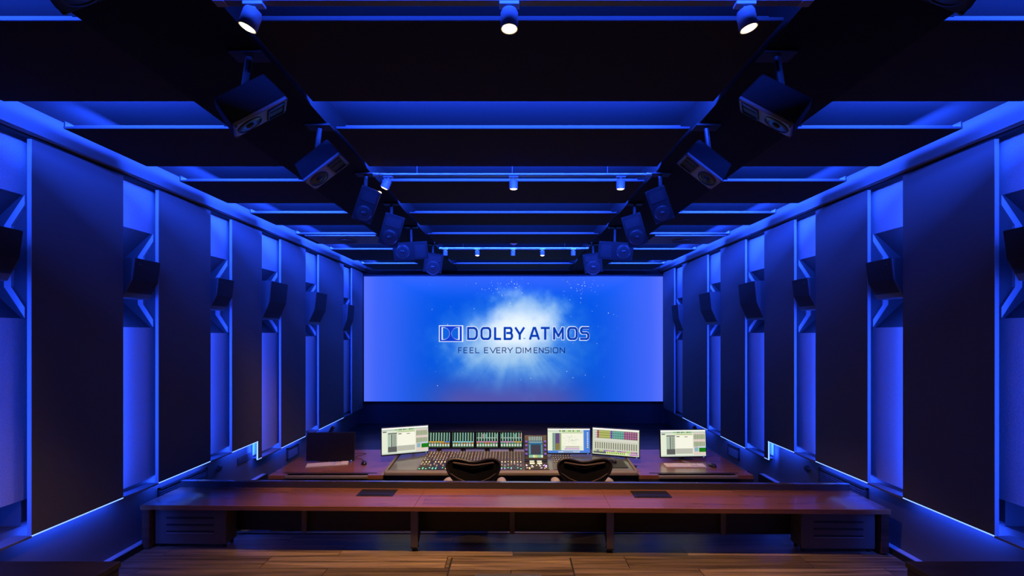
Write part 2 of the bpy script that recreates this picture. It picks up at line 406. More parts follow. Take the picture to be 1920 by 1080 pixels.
# ------------------------------------------------------------------ ceiling panels
ROWS = [(.85, 1.48), (1.787, 2.413), (2.734, 3.356), (3.685, 4.309), (4.67, 5.19), (5.66, 6.27), (6.71, 7.70), (8.10, 8.85)]
for r, (y0, y1) in enumerate(ROWS):
    for c, (xa, xb) in enumerate(((-2.62, -1.64), (-1.03, 1.03), (1.64, 2.62))):
        where = ('left', 'middle', 'right')[c]
        if r == 0: lab = 'dark ceiling panel of the %s column overhead, above the top edge of the picture' % where
        elif r == 7: lab = 'dark ceiling panel of the %s column next to the projection screen wall' % where
        else: lab = 'dark ceiling panel in the %s column, %s one from the camera' % (where, ORD[r-1])
        zc = HC+H_CL+TILT*(y0+y1)/2; yc = (y0+y1)/2; xc = (xa+xb)/2
        t = thing('hanging_panel', lab, 'ceiling panel', (xc, yc, zc), (TILT, 0, 0), 'dark panels of the ceiling, %s column' % where)
        L = xb-xa; hy = (y1-y0)/2; th = .013
        b = MB(); b.box(-L/2, L/2, -hy+.003, hy, 0, th); b.build('panel_board', 'cloud', t)
        b = MB(); b.box(-L/2, L/2, -hy, -hy+.003, 0.001, th-.001); b.build('front_lip', 'lip', t)
        ins = .05
        b = MB(); b.box(-L/2+ins, L/2-ins, -hy+.012, -hy+.030, th, th+.011); b.build('edge_rail', 'rail', t)
        if r < 7:
            pw = E_CLOUD*L*(.3 if (r == 0 and c == 1) else 1.0)*(1 if r < 3 else 1.7 if c != 1 else .9)
            area('light_strip', (0, hy-.018, th+.008), L*.98, .010, (0, 1, .4), (1, 0, 0), pw, parent=t)
            b = MB(); b.box(-L/2, L/2, hy-.042, hy-.030, th, th+.02); b.build('strip_holder', 'black', t)
        if c != 1:
            s = -1 if c == 0 else 1
            b = MB(); b.box(s*(L/2-.008), s*L/2, -hy+.003, hy, th, th+.031); b.build('light_cutoff_lip', 'black', t)  # unseen lip added to cut the cove light off on the crown
            area('edge_strip_light', (s*(L/2-.07), 0, th+.021), (y1-y0)*.92, .012, (s, 0, .35), (0, 1, 0), E_COVE*(y1-y0), parent=t)
        if r == 5 and c != 1:                                # access tray with a round diffuser
            s = -1 if c == 0 else 1
            b = MB(); b.box(-.40, .46, -.25, .27, -.012, -.0005); b.build('access_tray', 'crown', t)
            b = MB(); b.X = Matrix.Translation((.02, .02, -.012)); b.lathe([(.02, -.002), (.09, -.003), (.12, -.012), (.125, -.004), (.13, 0)]); b.build('round_diffuser', 'wall', t, smooth=True)
            b = MB(); b.box(-.40, .46, -.262, -.25, -.012, .012); b.build('tray_rim', 'rail', t)

# ------------------------------------------------------------------ projection screen
YS = 9.05
def SP(x, y, d=0): p = P(x, y, YS); return (p.x, -d, p.z)
x0, _, z1 = SP(682.5, 518.5); x1, _, z0 = SP(1243, 752.5)
def vnoise(x, y, seed=0):
    def h(i, j):
        n = (i*374761393+j*668265263+seed*1442695041) & 0xffffffff
        n = ((n ^ (n >> 13))*1274126177) & 0xffffffff
        return ((n ^ (n >> 16)) & 0xffff)/65535
    i, j = math.floor(x), math.floor(y); fx, fy = x-i, y-j
    fx = fx*fx*(3-2*fx); fy = fy*fy*(3-2*fy)
    return (h(i, j)*(1-fx)+h(i+1, j)*fx)*(1-fy)+(h(i, j+1)*(1-fx)+h(i+1, j+1)*fx)*fy
def fbm(x, y, s=0): return sum(vnoise(x*2**k, y*2**k, s+k)*.5**k for k in range(4))/1.875
def ss(a, b, x):
    t = max(0, min(1, (x-a)/(b-a))); return t*t*(3-2*t)
def mixc(a, b, t): return [a[i]+(b[i]-a[i])*t for i in range(3)]
def picture(x, y):                                          # picture colour at its own coordinates (sRGB 0..255)
    u = (x-962)/280; v = (y-635)/117
    c = [2, 84, 222]
    e = max(ss(.45, 1.0, abs(u)), .75*ss(-.55, -1.05, v))
    c = mixc(c, [72, 104, 250], e*.95)
    c = mixc(c, [100, 120, 255], ss(.9, 1.0, abs(u))*.5)
    pur = ss(.35, 1.05, v)*(1-ss(.25, .75, abs(u+.05)))
    c = mixc(c, [84, 84, 170], pur)
    dx, dy = x-968, y-618
    a = math.atan2(dx, dy if abs(dy) > 1e-6 else 1e-6)
    n = fbm(x/26, y/26, 3)-.5; n2 = fbm(x/9, y/9, 11)-.5
    # cloud lobes
    r1 = math.hypot((x-988)/78, (y-588)/52)+n*.6+n2*.10
    r2 = math.hypot((x-950)/104, (y-648)/52)+n*.6+n2*.10
    r3 = math.hypot((x-968)/150, (y-640)/88)+n*.6
    g = max(1-ss(.35, 1.15, r1), 1-ss(.3, 1.15, r2)); halo = 1-ss(.35, 1.25, r3)
    c = mixc(c, [95, 160, 232], halo*.6)
    if dy > 0:
        ray = fbm(a*7+4, 0.3, 5)*.6+fbm(a*16, 1.3, 8)*.4
        k = (1-ss(30, 140, math.hypot(dx*.62, dy)))*ss(5, 40, dy)*(1-ss(.9, 1.35, abs(a)))
        c = mixc(c, [150, 196, 232], max(0, min(1, k*(.2+1.3*(ray-.25)))))
    c = mixc(c, [168, 206, 240], g*.85)
    core = 1-ss(.25, 1.15, math.hypot((x-970)/90, (y-618)/52)+n*.4)
    c = mixc(c, [240, 250, 255], core*.95)
    return srgb(*c)
scr = thing('projection_screen', 'huge wide projection screen showing a blue film title with a white burst', 'projection screen', (0, YS, 0))
NX, NY = 280, 117
vs = []; cols = []
for j in range(NY+1):
    for i in range(NX+1):
        px = 682.5+560.5*i/NX; py = 518.5+234*j/NY
        vs.append(SP(px, py)); cols.append(picture(px, py))
fs = [(j*(NX+1)+i, (j+1)*(NX+1)+i, (j+1)*(NX+1)+i+1, j*(NX+1)+i+1) for j in range(NY) for i in range(NX)]
me = bpy.data.meshes.new('picture'); me.from_pydata(vs, [], fs)
at = me.color_attributes.new('Col', 'FLOAT_COLOR', 'POINT')
for k, c in enumerate(cols): at.data[k].color = (*c, 1)
me.materials.append(M['screenglow']); o = bpy.data.objects.new('picture', me); COL.objects.link(o); o.parent = scr
b = MB(); b.box(x0-.015, x1+.015, .002, .05, z0-.015, z1+.015); b.build('screen_frame', 'black', scr)
# stroke lettering
def arc(cx, cy, rx, ry, a0, a1, n=8): return [(cx+rx*math.cos(math.radians(a0+(a1-a0)*k/n)), cy+ry*math.sin(math.radians(a0+(a1-a0)*k/n))) for k in range(n+1)]
def rr(x0, y0, x1, y1, r): 
    return arc(x1-r, y1-r, r, r, 0, 90, 4)+arc(x0+r, y1-r, r, r, 90, 180, 4)+arc(x0+r, y0+r, r, r, 180, 270, 4)+arc(x1-r, y0+r, r, r, 270, 360, 4)+[(x1, y1-r)]
GL = {
 'D': [[(0,0),(0,1),(.62,1)]+arc(.62,.62,.38,.38,90,0,5)+arc(.62,.38,.38,.38,0,-90,5)+[(0,0)]],
 'O': [rr(0,0,1,1,.3)], 'L': [[(0,1),(0,0),(1,0)]], 'I': [[(.5,0),(.5,1)]],
 'B': [[(0,0),(0,1),(.7,1)]+arc(.7,.77,.23,.23,90,-90,6)+[(.3,.54)],[(.7,.54)]+arc(.73,.27,.27,.27,90,-90,6)+[(0,0)]],
 'Y': [[(0,1),(.5,.42),(1,1)],[(.5,.42),(.5,0)]], 'A': [[(0,0),(.42,1),(.58,1),(1,0)],[(.16,.28),(.84,.28)]],
 'T': [[(0,1),(1,1)],[(.5,1),(.5,0)]], 'M': [[(0,0),(0,1),(.5,.25),(1,1),(1,0)]],
 'S': [[(1,1),(.25,1)]+arc(.25,.77,.23,.23,90,270,5)+[(.75,.54)]+arc(.75,.27,.25,.27,90,-90,5)+[(0,0)]],
 'F': [[(0,0),(0,1),(1,1)],[(0,.5),(.85,.5)]], 'E': [[(1,0),(0,0),(0,1),(1,1)],[(0,.52),(.88,.52)]],
 'V': [[(0,1),(.5,0),(1,1)]], 'R': [[(0,0),(0,1),(.7,1)]+arc(.7,.74,.28,.26,90,-90,5)+[(0,.48)],[(.55,.48),(1,0)]],
 'N': [[(0,0),(0,1),(1,0),(1,1)]] }
def stroke(b, pts, w_, d, col):
    for p, q in zip(pts[:-1], pts[1:]):
        p, q = Vector(p), Vector(q); t = (q-p)
        if t.length < 1e-6: continue
        t.normalize(); n = Vector((-t.y, t.x))*w_/2; e = t*w_*.35
        cs = [p-n-e, q-n+e, q+n+e, p+n-e]
        b.quad(*[SP(c.x, c.y, d) for c in cs], col=col)
def glyph(b, ch, x0, x1, yt, yb, w_, d, col, dx=0):
    for pl in GL[ch]:
        stroke(b, [(x0+p[0]*(x1-x0)+dx, yb-p[1]*(yb-yt)) for p in pl], w_, d, col)
navy = srgb(8, 62, 178); nav2 = srgb(14, 30, 110); wht = srgb(225, 238, 255)
big = [('D',876,896),('O',901,921),('L',926.5,940),('B',944.5,962),('Y',965,984),('A',992,1012),('T',1013.5,1031),('M',1037,1057),('O',1063.5,1083),('S',1087,1105)]
for word in (big[:5], big[5:]):
    b = MB()
    for ch, a, c in word:
        if a > 1035 or a < 925: glyph(b, ch, a+1.8, c-1.8, 614.5, 636, 5.8, .006, wht, dx=(-.6 if a > 1060 else 0))
    for ch, a, c in word: glyph(b, ch, a+1.9, c-1.9, 615, 635.5, 4.1, .012, navy)
    b.build('title_word', 'screenglow', scr)
small = [('F',860,865.5),('E',870,876),('E',881.5,887.5),('L',892,898.5),('E',908.5,915),('V',919,929.5),('E',931.5,938),('R',942,949),('Y',952,961),('D',968,977),('I',979,983),('M',985.5,995),('E',1001.5,1007.5),('N',1011,1018.5),('S',1021.5,1029.5),('I',1031,1035),('O',1037,1046),('N',1050,1058.5)]
for word in (small[:4], small[4:9], small[9:]):
    b = MB()
    for ch, a, c in word: glyph(b, ch, a, c, 652, 661.5, 1.45, .012, nav2)
    b.build('tagline_word', 'screenglow', scr)
b = MB(); stroke(b, [(982, 634.5), (984.5, 634.5)], 2.2, .012, srgb(120, 170, 220)); b.build('registered_mark', 'screenglow', scr)
b = MB()                                                    # double-D emblem
b.quad(*[SP(*p, .006) for p in ((823, 641), (868.7, 641), (868.7, 610), (823, 610))], col=wht)
b.quad(*[SP(*p, .009) for p in ((824.6, 639.8), (866, 639.8), (866, 611.5), (824.6, 611.5))], col=srgb(14, 60, 205))
for flip in (0, 1):
    fx = (lambda x: x) if not flip else (lambda x: 1690-x)
    for rx, col, d, xi in ((15.5, wht, .012, 828), (12.6, srgb(16, 98, 220), .015, 830.6)):
        ry = 12 if d < .013 else 10.8
        pts = [(fx(xi), 625.3+ry)]+[(fx(xi+2+(rx-2)*math.sin(math.radians(k*12))), 625.3+ry*math.cos(math.radians(k*12))) for k in range(16)]+[(fx(xi), 625.3-ry)]
        bb = [SP(*p, d) for p in pts]
        if flip: bb = bb[::-1]
        b.add(bb, [tuple(range(len(bb)))], 0, col)
b.build('emblem', 'screenglow', scr)
b = MB()
rs = random.Random(3)
for k in range(150):
    if k < 55: px, py = rs.gauss(945, 22), rs.gauss(538, 12)
    elif k < 95: px, py = rs.gauss(1090, 22), rs.gauss(535, 12)
    else: px, py = rs.uniform(760, 1180), rs.uniform(525, 725)
    if not (686 < px < 1240 and 521 < py < 748): continue
    s = rs.choice([.35, .45, .6, .9]); v = rs.uniform(.35, 1)
    b.quad(*[SP(px+a*s, py+c*s, .004) for a, c in ((-1, 0), (0, 1), (1, 0), (0, -1))], col=tuple(x*v for x in (.8, .92, 1)))
o = b.build('sparkles', 'screenglow', scr); o['kind'] = 'stuff'

# ------------------------------------------------------------------ track lights
def lamp(x, Yd, label, on=True, tilt=(0, 0), group=None, h=1.17, scale=1.0):
    X = (x-VX)*Yd/F
    t = thing('track_spotlight', label, 'spotlight', (X, Yd, zt(h, 0)-.0), (0, 0, 0), group)
    b = MB(); b.box(-.035, .035, -.016, .016, -.004, .008); b.build('track_adapter', 'lampw', t, bevel=.002)
    b = MB(); b.cyl((0, 0, 0), (0, 0, -.014), .006); b.build('stem', 'lampw', t, smooth=True)
    R = Matrix.Translation((0, 0, -.012)) @ Matrix.Rotation(tilt[0], 4, 'Y') @ Matrix.Rotation(tilt[1], 4, 'X')
    r = .031*scale; H = .072*scale
    b = MB(); b.X = R; b.lathe([(0.001, 0), (r*.55, -.001), (r*.85, -.006), (r, -.016), (r, -H), (r*.90, -H), (r*.80, -H+.008), (.001, -H+.008)]); b.build('housing', 'lampw', t, smooth=True)
    b = MB(); b.X = R; b.lathe([(.001, -H-.005), (r*.5, -H-.004), (r*.72, -H-.001), (r*.78, -H+.006)]); b.build('lens', 'lens' if on else 'lensoff', t, smooth=True)
    if on:
        l = bpy.data.lights.new('spot_beam', 'SPOT'); l.energy = E_SPOT[1 if Yd < 2 else 2 if Yd < 4 else 3]; l.color = WARM; l.spot_size = math.radians(80 if Yd < 2 else 96); l.spot_blend = .55; l.shadow_soft_size = .025
        o = bpy.data.objects.new('spot_beam', l); COL.objects.link(o); o.parent = t
        o.matrix_local = R @ Matrix.Translation((0, 0, -H-.010))
    return t
def track(Yd, h, x0, x1, label):
    a = (x0-VX)*Yd/F; c = (x1-VX)*Yd/F
    t = thing('lamp_track', label, 'lamp track', ((a+c)/2, Yd, zt(h, 0)))
    b = MB(); b.box(-(c-a)/2, (c-a)/2, -.016, .016, .008, .026); b.build('rail', 'railt', t, bevel=.002)
    for s in (-1, 1): b = MB(); b.box(s*(c-a)/2-.02, s*(c-a)/2+.02, -.018, .018, .006, .028); b.build('end_cap', 'lampw', t, bevel=.002)
    for k in (-.7, 0, .7): b = MB(); b.cyl((k, 0, .02), (k, 0, zt(H_CE, Yd)-zt(h, 0)-.001), .003); b.build('hanger_rod', 'facedark', t)
    return t
T1, T2, T3 = 1.67, 3.45, 6.45
track(T1, 1.172, 413, 1511, 'long white lamp track at the very top of the picture')
track(T2, 1.158, 705, 1216, 'white lamp track across the middle of the ceiling with three spotlights')
track(T3, 1.175, 826, 1101, 'small white lamp track farthest away near the screen with five spotlights')
g1 = 'spotlights on the nearest track'; g2 = 'spotlights on the middle track'; g3 = 'spotlights on the far track'
lamp(477, T1, 'big warm spotlight at top left, leaning to the left', tilt=(.36, .0), group=g1, h=1.172)
lamp(955, T1, 'big warm spotlight hanging straight down at top centre', tilt=(0, .0), group=g1, h=1.172)
lamp(1396, T1, 'big warm spotlight at top right, leaning to the right', tilt=(-.22, .0), group=g1, h=1.172)
lamp(728, T2, 'lit spotlight at the left end of the middle track, tipped to the left', tilt=(.45, .12), group=g2, h=1.158)
lamp(963, T2, 'lit spotlight in the centre of the middle track', tilt=(0, .12), group=g2, h=1.158)
lamp(1164, T2, 'lit spotlight at the right end of the middle track', tilt=(0, .12), group=g2, h=1.158)
lamp(835, T3, 'unlit small spotlight at the left end of the far track', on=False, group=g3, h=1.175)
lamp(895, T3, 'lit small spotlight left of centre on the far track', group=g3, h=1.175)
lamp(962, T3, 'unlit small spotlight in the centre of the far track', on=False, group=g3, h=1.175)
lamp(1017, T3, 'lit small spotlight right of centre on the far track', group=g3, h=1.175)
lamp(1075, T3, 'unlit small spotlight at the right end of the far track', on=False, group=g3, h=1.175)
ts = thing('ceiling_sensor', 'small round white sensor on the ceiling just above the far lamp track', 'sensor', (P(963, 461, 6.2).x, 6.2, zt(H_CL, 6.2)-.001))
b = MB(); b.lathe([(.001, 0), (.045, 0), (.045, -.012), (.03, -.022), (.001, -.026)]); b.build('sensor_dome', 'white', ts, smooth=True)
b = MB(); b.lathe([(.046, 0), (.052, 0), (.052, -.006), (.046, -.008)]); b.build('base_ring', 'lampw', ts, smooth=True)

# ------------------------------------------------------------------ ceiling loudspeakers
def hung_speaker(loc, direction, up, label, group, w_=.145, h=.26, d=.12, flip=1, roll=0, bm='facedark'):
    t = thing('ceiling_speaker', label, 'loudspeaker', (0, 0, 0), (0, 0, 0), group)
    t.matrix_world = aim_matrix(loc, direction, up, roll)
    hw, hh = w_/2, h/2; k = .62
    b = MB(); b.hexa([(-hw, -d/2, -hh), (hw, -d/2, -hh), (hw*k, d/2, -hh*.9), (-hw*k, d/2, -hh*.9), (-hw, -d/2, hh), (hw, -d/2, hh), (hw*k, d/2, hh*.9), (-hw*k, d/2, hh*.9)])
    b.build('cabinet', 'spkdark', t, bevel=.008)
    yf = -d/2
    b = MB(); b.box(-hw*.97, hw*.97, yf-.012, yf+.002, -hh*.97, hh*.97); b.build('baffle', bm, t, bevel=.003)
    wr = w_*.37; zc = -h*.22*flip
    b = MB(); b.X = Matrix.Translation((0, yf-.0125, zc)) @ Matrix.Rotation(math.pi/2, 4, 'X')
    b.lathe([(wr*1.08, 0), (wr*1.08, .003), (wr, .004), (wr*.93, .0005), (wr*.84, .003), (wr*.35, .0006), (wr*.3, .006), (wr*.15, .010), (.001, .011)]); b.build('woofer', 'cone', t, smooth=True)
    z2 = h*.27*flip
    b = MB(); b.X = Matrix.Translation((0, yf-.0122, z2))
    x_, z_ = hw*.74, h*.16
    b.box(-x_, x_, -.001, .001, -z_, z_)
    b.box(-x_, x_, -.006, 0, z_-.006, z_); b.box(-x_, x_, -.006, 0, -z_, -z_+.006); b.box(-x_, -x_+.006, -.006, 0, -z_, z_); b.box(x_-.006, x_, -.006, 0, -z_, z_)
    b.box(-.012, .012, -.003, 0, -z_*.8, z_*.8)
    b.build('horn', 'cone', t)
    for sx in (-1, 1):
        for sz in (-1, 1): b = MB(); b.cyl((sx*hw*.86, yf-.012, sz*hh*.92), (sx*hw*.86, yf-.015, sz*hh*.92), .005, n=8); b.build('screw', 'black', t)
    # yoke: arms either side, joined above and a stem to the soffit
    inv = t.matrix_world.inverted()
    top = Vector((loc[0], loc[1]+.0, zt(1.188, loc[1])))
    tl = inv @ top
    b = MB(); a = Vector((0, d*.3, 0)); mid = a.lerp(tl, .5)
    b.tube([a, mid, tl], .014, 8)
    b.box(tl.x-.001, tl.x+.001, tl.y-.001, tl.y+.001, tl.z-.001, tl.z+.001)
    dirx = (inv.to_3x3() @ Vector((1, 0, 0))); diry = (inv.to_3x3() @ Vector((0, 1, 0))); dz = (inv.to_3x3() @ Vector((0, 0, 1)))
    c0 = tl-dz*.006
    b.hexa([c0-dirx*.07-diry*.04-dz*.006, c0+dirx*.07-diry*.04-dz*.006, c0+dirx*.07+diry*.04-dz*.006, c0-dirx*.07+diry*.04-dz*.006,
            c0-dirx*.07-diry*.04+dz*.005, c0+dirx*.07-diry*.04+dz*.005, c0+dirx*.07+diry*.04+dz*.005, c0-dirx*.07+diry*.04+dz*.005])
    b.build('mounting_arm', 'black', t)
    return t
def PH(x, y, h): Y = h*F/(VY-y); return Vector(((x-VX)*Y/F, Y, HC+h))
for sx in (-1, 1):
    sd = SIDE[sx]; mx = lambda x: x if sx < 0 else 2*VX-x
    g = 'loudspeakers hanging in the %s ceiling channel' % sd
    q = -sx                                                  # inward
    hung_speaker(PH(mx(150), -86, .99), (q*.54, .32, -.77), (q*.69, .35, .63), 'dark ceiling speaker cut off by the top edge of the picture, %s side' % sd, g)
    hung_speaker(PH(mx(468), 193, .99), (q*.54, .32, -.77), (q*.69, .35, .63), 'wedge ceiling speaker at top %s, closest to the camera, side on' % sd, g, bm='baffle')
    hung_speaker(PH(mx(600), 305, .99), (q*.60, -.06, -.795), (q*.80, -.02, .605), 'second ceiling speaker from the camera in the %s channel, lit front facing us' % sd, g, bm='baffle')
    hung_speaker(PH(mx(686), 382, .98), (q*.30, -.80, -.40), (q*.30, 0, 1), 'third ceiling speaker from the camera in the %s channel, black and leaning' % sd, g)
    hung_speaker(PH(mx(734), 430, .97), (q*.22, -.85, -.34), (q*.26, 0, 1), 'fourth ceiling speaker from the camera in the %s channel, large and black' % sd, g, w_=.18, h=.29)
    hung_speaker(PH(mx(771), 469, .95), (q*.12, -.9, -.25), (q*1, 0, .05), 'ceiling speaker lying on its side in the %s channel, fifth from the camera' % sd, g, w_=.20, h=.38, d=.2)
    hung_speaker(PH(mx(812), 492, .97), (q*.2, -.9, -.30), (q*.1, 0, 1), 'farthest ceiling speaker of the %s channel, just above the screen edge' % sd, g, w_=.25, h=.26)

# ------------------------------------------------------------------ wall loudspeakers in the niches
WS = [(2.42, 2.70, .31, .60, 1.0), (3.49, 3.75, .28, .577, 1.0), (4.485, 4.74, .245, .55, 1.0), (5.40, 5.80, .185, .625, 1.18), (6.56, 6.95, .15, .605, 1.35), (7.96, 8.28, .06, .52, 1.1)]
WL = ['%s wall speaker cut by the picture edge, nearest to the camera', '%s wall speaker, second from the camera, sides lit blue', '%s wall speaker, third from the camera, small with black face',
      '%s wall speaker, fourth from the camera, tall wedge', '%s wall speaker, fifth from the camera, slim wedge', '%s wall speaker farthest away beside the screen corner']
for sx in (-1, 1):
    for i, (y0, y1, h0, h1, dk_) in enumerate(WS):
        t = thing('wall_speaker', WL[i] % SIDE[sx], 'loudspeaker', (sx*3.0, (y0+y1)/2, HC+h0), (0, 0, 0), 'wedge loudspeakers along the %s wall' % SIDE[sx])
        H = h1-h0; hy = (y1-y0)/2; tilt = .0
        A_, B_, C_ = -.095*dk_, -.165*dk_, -.185*dk_
        prof = [(0, 0), (A_, 0), (B_, H*.45), (C_, H), (0, H)]
        b = MB(); b.prism([(sx*p[0], p[1]) for p in prof], 'y', -hy, hy); b.build('cabinet', 'spk', t, bevel=.006)
        b = MB(); e = .004
        pr = [(A_, .012), (B_, H*.45), (C_, H-.008), (C_-e, H-.006), (B_-e, H*.45), (A_-e, .01)]
        b.prism([(sx*p[0], p[1]) for p in pr], 'y', -hy+.008, hy-.008); b.build('front_grille', 'spkface', t)
        b = MB(); yb = -hy+.045; xf = C_*.97-e-.001
        for (a, c, zz0, zz1) in ((0, .006, 0, .022), (0, .018, .018, .022), (.009, .018, .004, .008)):
            b.box(sx*(xf-.001), sx*(xf+.003), yb+a, yb+c, H-.05+zz0, H-.05+zz1)
        b.build('badge', 'rail', t)
        b = MB(); b.box(0, sx*.20, -.03, .03, H*.35, H*.65); b.box(sx*.0, sx*.012, -hy*.8, hy*.8, H*.3, H*.7); b.build('bracket', 'spk', t, bevel=.003)
        b = MB(); b.cyl((sx*-.06, -hy-.006, H*.5), (sx*-.06, -hy+.001, H*.5), .012, n=12); b.box(sx*-.09, sx*-.03, -hy-.003, -hy+.001, H*.5-.016, H*.5+.016)
        b.build('side_socket', 'black', t)

# ------------------------------------------------------------------ fixtures on the lower wall
for sx in (-1, 1):
    sd = SIDE[sx]
    t = thing('vent_grille', 'long perforated vent grille low on the %s wall behind the table end' % sd, 'vent', (sx*W, 3.95, .69))
    b = MB(); L, H = .63, .19
    b.box(0, -sx*.014, 0, L, 0, .022); b.box(0, -sx*.014, 0, L, H-.022, H); b.box(0, -sx*.014, 0, .022, 0, H); b.box(0, -sx*.014, L-.022, L, 0, H)
    b.build('frame', 'black', t, bevel=.002)
    b = MB()
    for k in range(40): y = .02+k*.015; b.box(0, -sx*.008, y, y+.007, .014, H-.014)
    for k in range(8): z = .02+k*.021; b.box(0, -sx*.009, .014, L-.014, z, z+.006)
    b.build('mesh_insert', 'nside', t)
    t = thing('connector_plate', 'small plate with rows of sockets low on the %s wall at the floor step' % sd, 'socket plate', (sx*W, 5.09, .752)) if sx < 0 else None
    if t:
        b = MB(); b.box(0, .006, 0, .30, 0, .08); b.build('plate', 'black', t, bevel=.002)
        b = MB()
        for r in range(4):
            for k in range(15):
                b.cyl((.005, .016+k*.019, .011+r*.019), (.010, .016+k*.019, .011+r*.019), .0045, n=8)
        o = b.build('sockets', 'rail', t); o['kind'] = 'stuff'
    t = thing('wall_downlight', 'tiny oval step light low on the %s wall' % sd, 'step light', (sx*W, 4.77, .815))
    b = MB(); b.X = Matrix.Scale(1, 4); b.cyl((0, 0, 0), (-sx*.022, 0, 0), .035, .03, n=20); b.build('body', 'black', t, bevel=.003)
    b = MB(); b.box(-sx*.018, -sx*.026, -.02, .02, .014, .022); b.build('lens', 'rail', t)
    t = thing('wall_socket_box', 'square black wall box low on the %s wall beside the mixing desk' % sd, 'wall box', (sx*W, 6.2, .51))
    b = MB(); b.box(0, -sx*.02, 0, .33, 0, .02); b.box(0, -sx*.02, 0, .33, .145, .165); b.box(0, -sx*.02, 0, .02, 0, .165); b.box(0, -sx*.02, .31, .33, 0, .165); b.build('frame', 'black', t, bevel=.003)
    b = MB(); b.box(0, -sx*.006, .02, .31, .02, .145); b.build('plate', 'wall', t)

# ------------------------------------------------------------------ near table
ZT = .826
tb = thing('long_table', 'very long low walnut table with black back rail spanning the room', 'table', (-.02, 3.655, ZR), (0, 0, -.0164))
TH = ZT-ZR; DEP = .44; yb_ = DEP
for (a, c) in ((-2.925, -.757), (-.755, .777), (.779, 2.925)):
    b = MB(); b.box(a, c, .006, DEP, TH-.036, TH); b.build('table_top', 'walnut', tb, bevel=.0015)
b = MB(); b.box(-2.925, 2.925, 0, .0055, TH-.036, TH); b.build('front_edge', 'walnute', tb, bevel=.001)
b = MB(); b.box(-2.92, 2.92, DEP, DEP+.03, TH-.05, TH+.052); b.build('back_rail', 'dkgrey', tb, bevel=.002)
b = MB(); b.box(-2.92, 2.92, DEP-.001, DEP+.034, TH+.0525, TH+.057); b.build('rail_edge', 'railtop', tb)
b = MB(); b.box(-2.9, 2.9, .20, .215, .086, TH-.037); b.build('modesty_panel', 'black', tb)
for s in (-1, 1):
    b = MB(); b.box(s*2.86, s*2.92, .012, DEP, .012, TH-.037); b.build('end_panel', 'endwood', tb, bevel=.002)
    x = -.757 if s < 0 else .778
    b = MB(); b.box(x-.028, x+.028, .016, .05, .03, TH-.037)
    b.build('leg', 'legpaint', tb, bevel=.002)
    b = MB(); b.prism([(.05, TH-.037), (.199, TH-.037), (.199, .10), (.13, .03), (.05, .03)], 'x', x-.015, x+.015); b.build('leg_gusset', 'black', tb)
    b = MB(); b.cyl((x-.02, .04, .018), (x+.02, .04, .018), .017, n=16); b.box(x-.03, x+.03, .015, .06, .026, .034); b.build('caster', 'blackg', tb, bevel=.001)
    # vented rack door unit
    xa, xb = (s*2.84, s*2.27)
    ca = thing; 
    b = MB(); b.box(xa, xb, .045, .198, .03, TH-.04); rk = b.build('rack_cabinet', 'rack', tb, bevel=.008)
    xm = (xa+xb)/2
    for k, zz in enumerate((.235, .18, .125)):
        b = MB(); b.box(xm-.19, xm+.19, .041, .046, zz, zz+.014); b.build('vent_slot', 'black', rk)
    b = MB(); b.box(xm-.19, xm+.19, .0405, .044, .119, .1245); b.build('slot_lip', 'strip', rk)
    for q in (.08, .17):
        for xx in (xa, xb): b = MB(); b.cyl((xx-(xx-xm)*.1, q, 0.0), (xx-(xx-xm)*.1, q, .032), .014, n=12); b.build('rack_foot', 'black', rk)
for x in (.01, -1.7, 1.72):
    b = MB(); b.box(x-.02, x+.02, .17, .199, .08, TH-.037); b.build('bracket', 'legpaint', tb)
for x in (-1.14, 1.175):
    b = MB(); b.box(x-.155, x+.155, .235, .40, TH, TH+.005); pb = b.build('power_box', 'blackg', tb, bevel=.002)
    b = MB(); b.box(x-.13, x+.13, .252, .262, TH+.005, TH+.008); b.build('lid_slot', 'black', pb)

# floor hatch
t = thing('floor_hatch', 'rectangular wooden floor hatch with metal handle strip in front of the table', 'floor hatch', (-.015, 3.0, ZR))
b = MB(); b.box(-.445, .445, -.9, .57, .0005, .004); b.build('hatch_lid', 'floorw', t)
b = MB(); b.box(-.455, -.442, -.9, .57, .001, .0055); b.box(.442, .455, -.9, .57, .001, .0055); b.build('hatch_seam', 'black', t)
b = MB(); b.box(-.255, .215, .29, .325, .004, .009); b.build('handle_strip', 'metal', t, bevel=.001)

# dark low cabinets at the sides behind
for s in (-1, 1):
    t = thing('low_cabinet', 'dark low cabinet in the bottom %s corner of the picture' % SIDE[s], 'cabinet', (s*2.55, 1.3, ZR))
    zc = HC-424*2.3/F-ZR
    b = MB(); b.box(-s*.62, s*.32, -.9, 1.0, .02, zc-.03); b.build('carcass', 'cab', t, bevel=.004)
    b = MB(); b.box(-s*.63, s*.32, -.9, 1.0, zc-.028, zc); b.build('top', 'cab', t, bevel=.003)
    b = MB(); b.box(-s*.6, s*.31, -.88, .97, 0, .02); b.build('plinth', 'black', t)

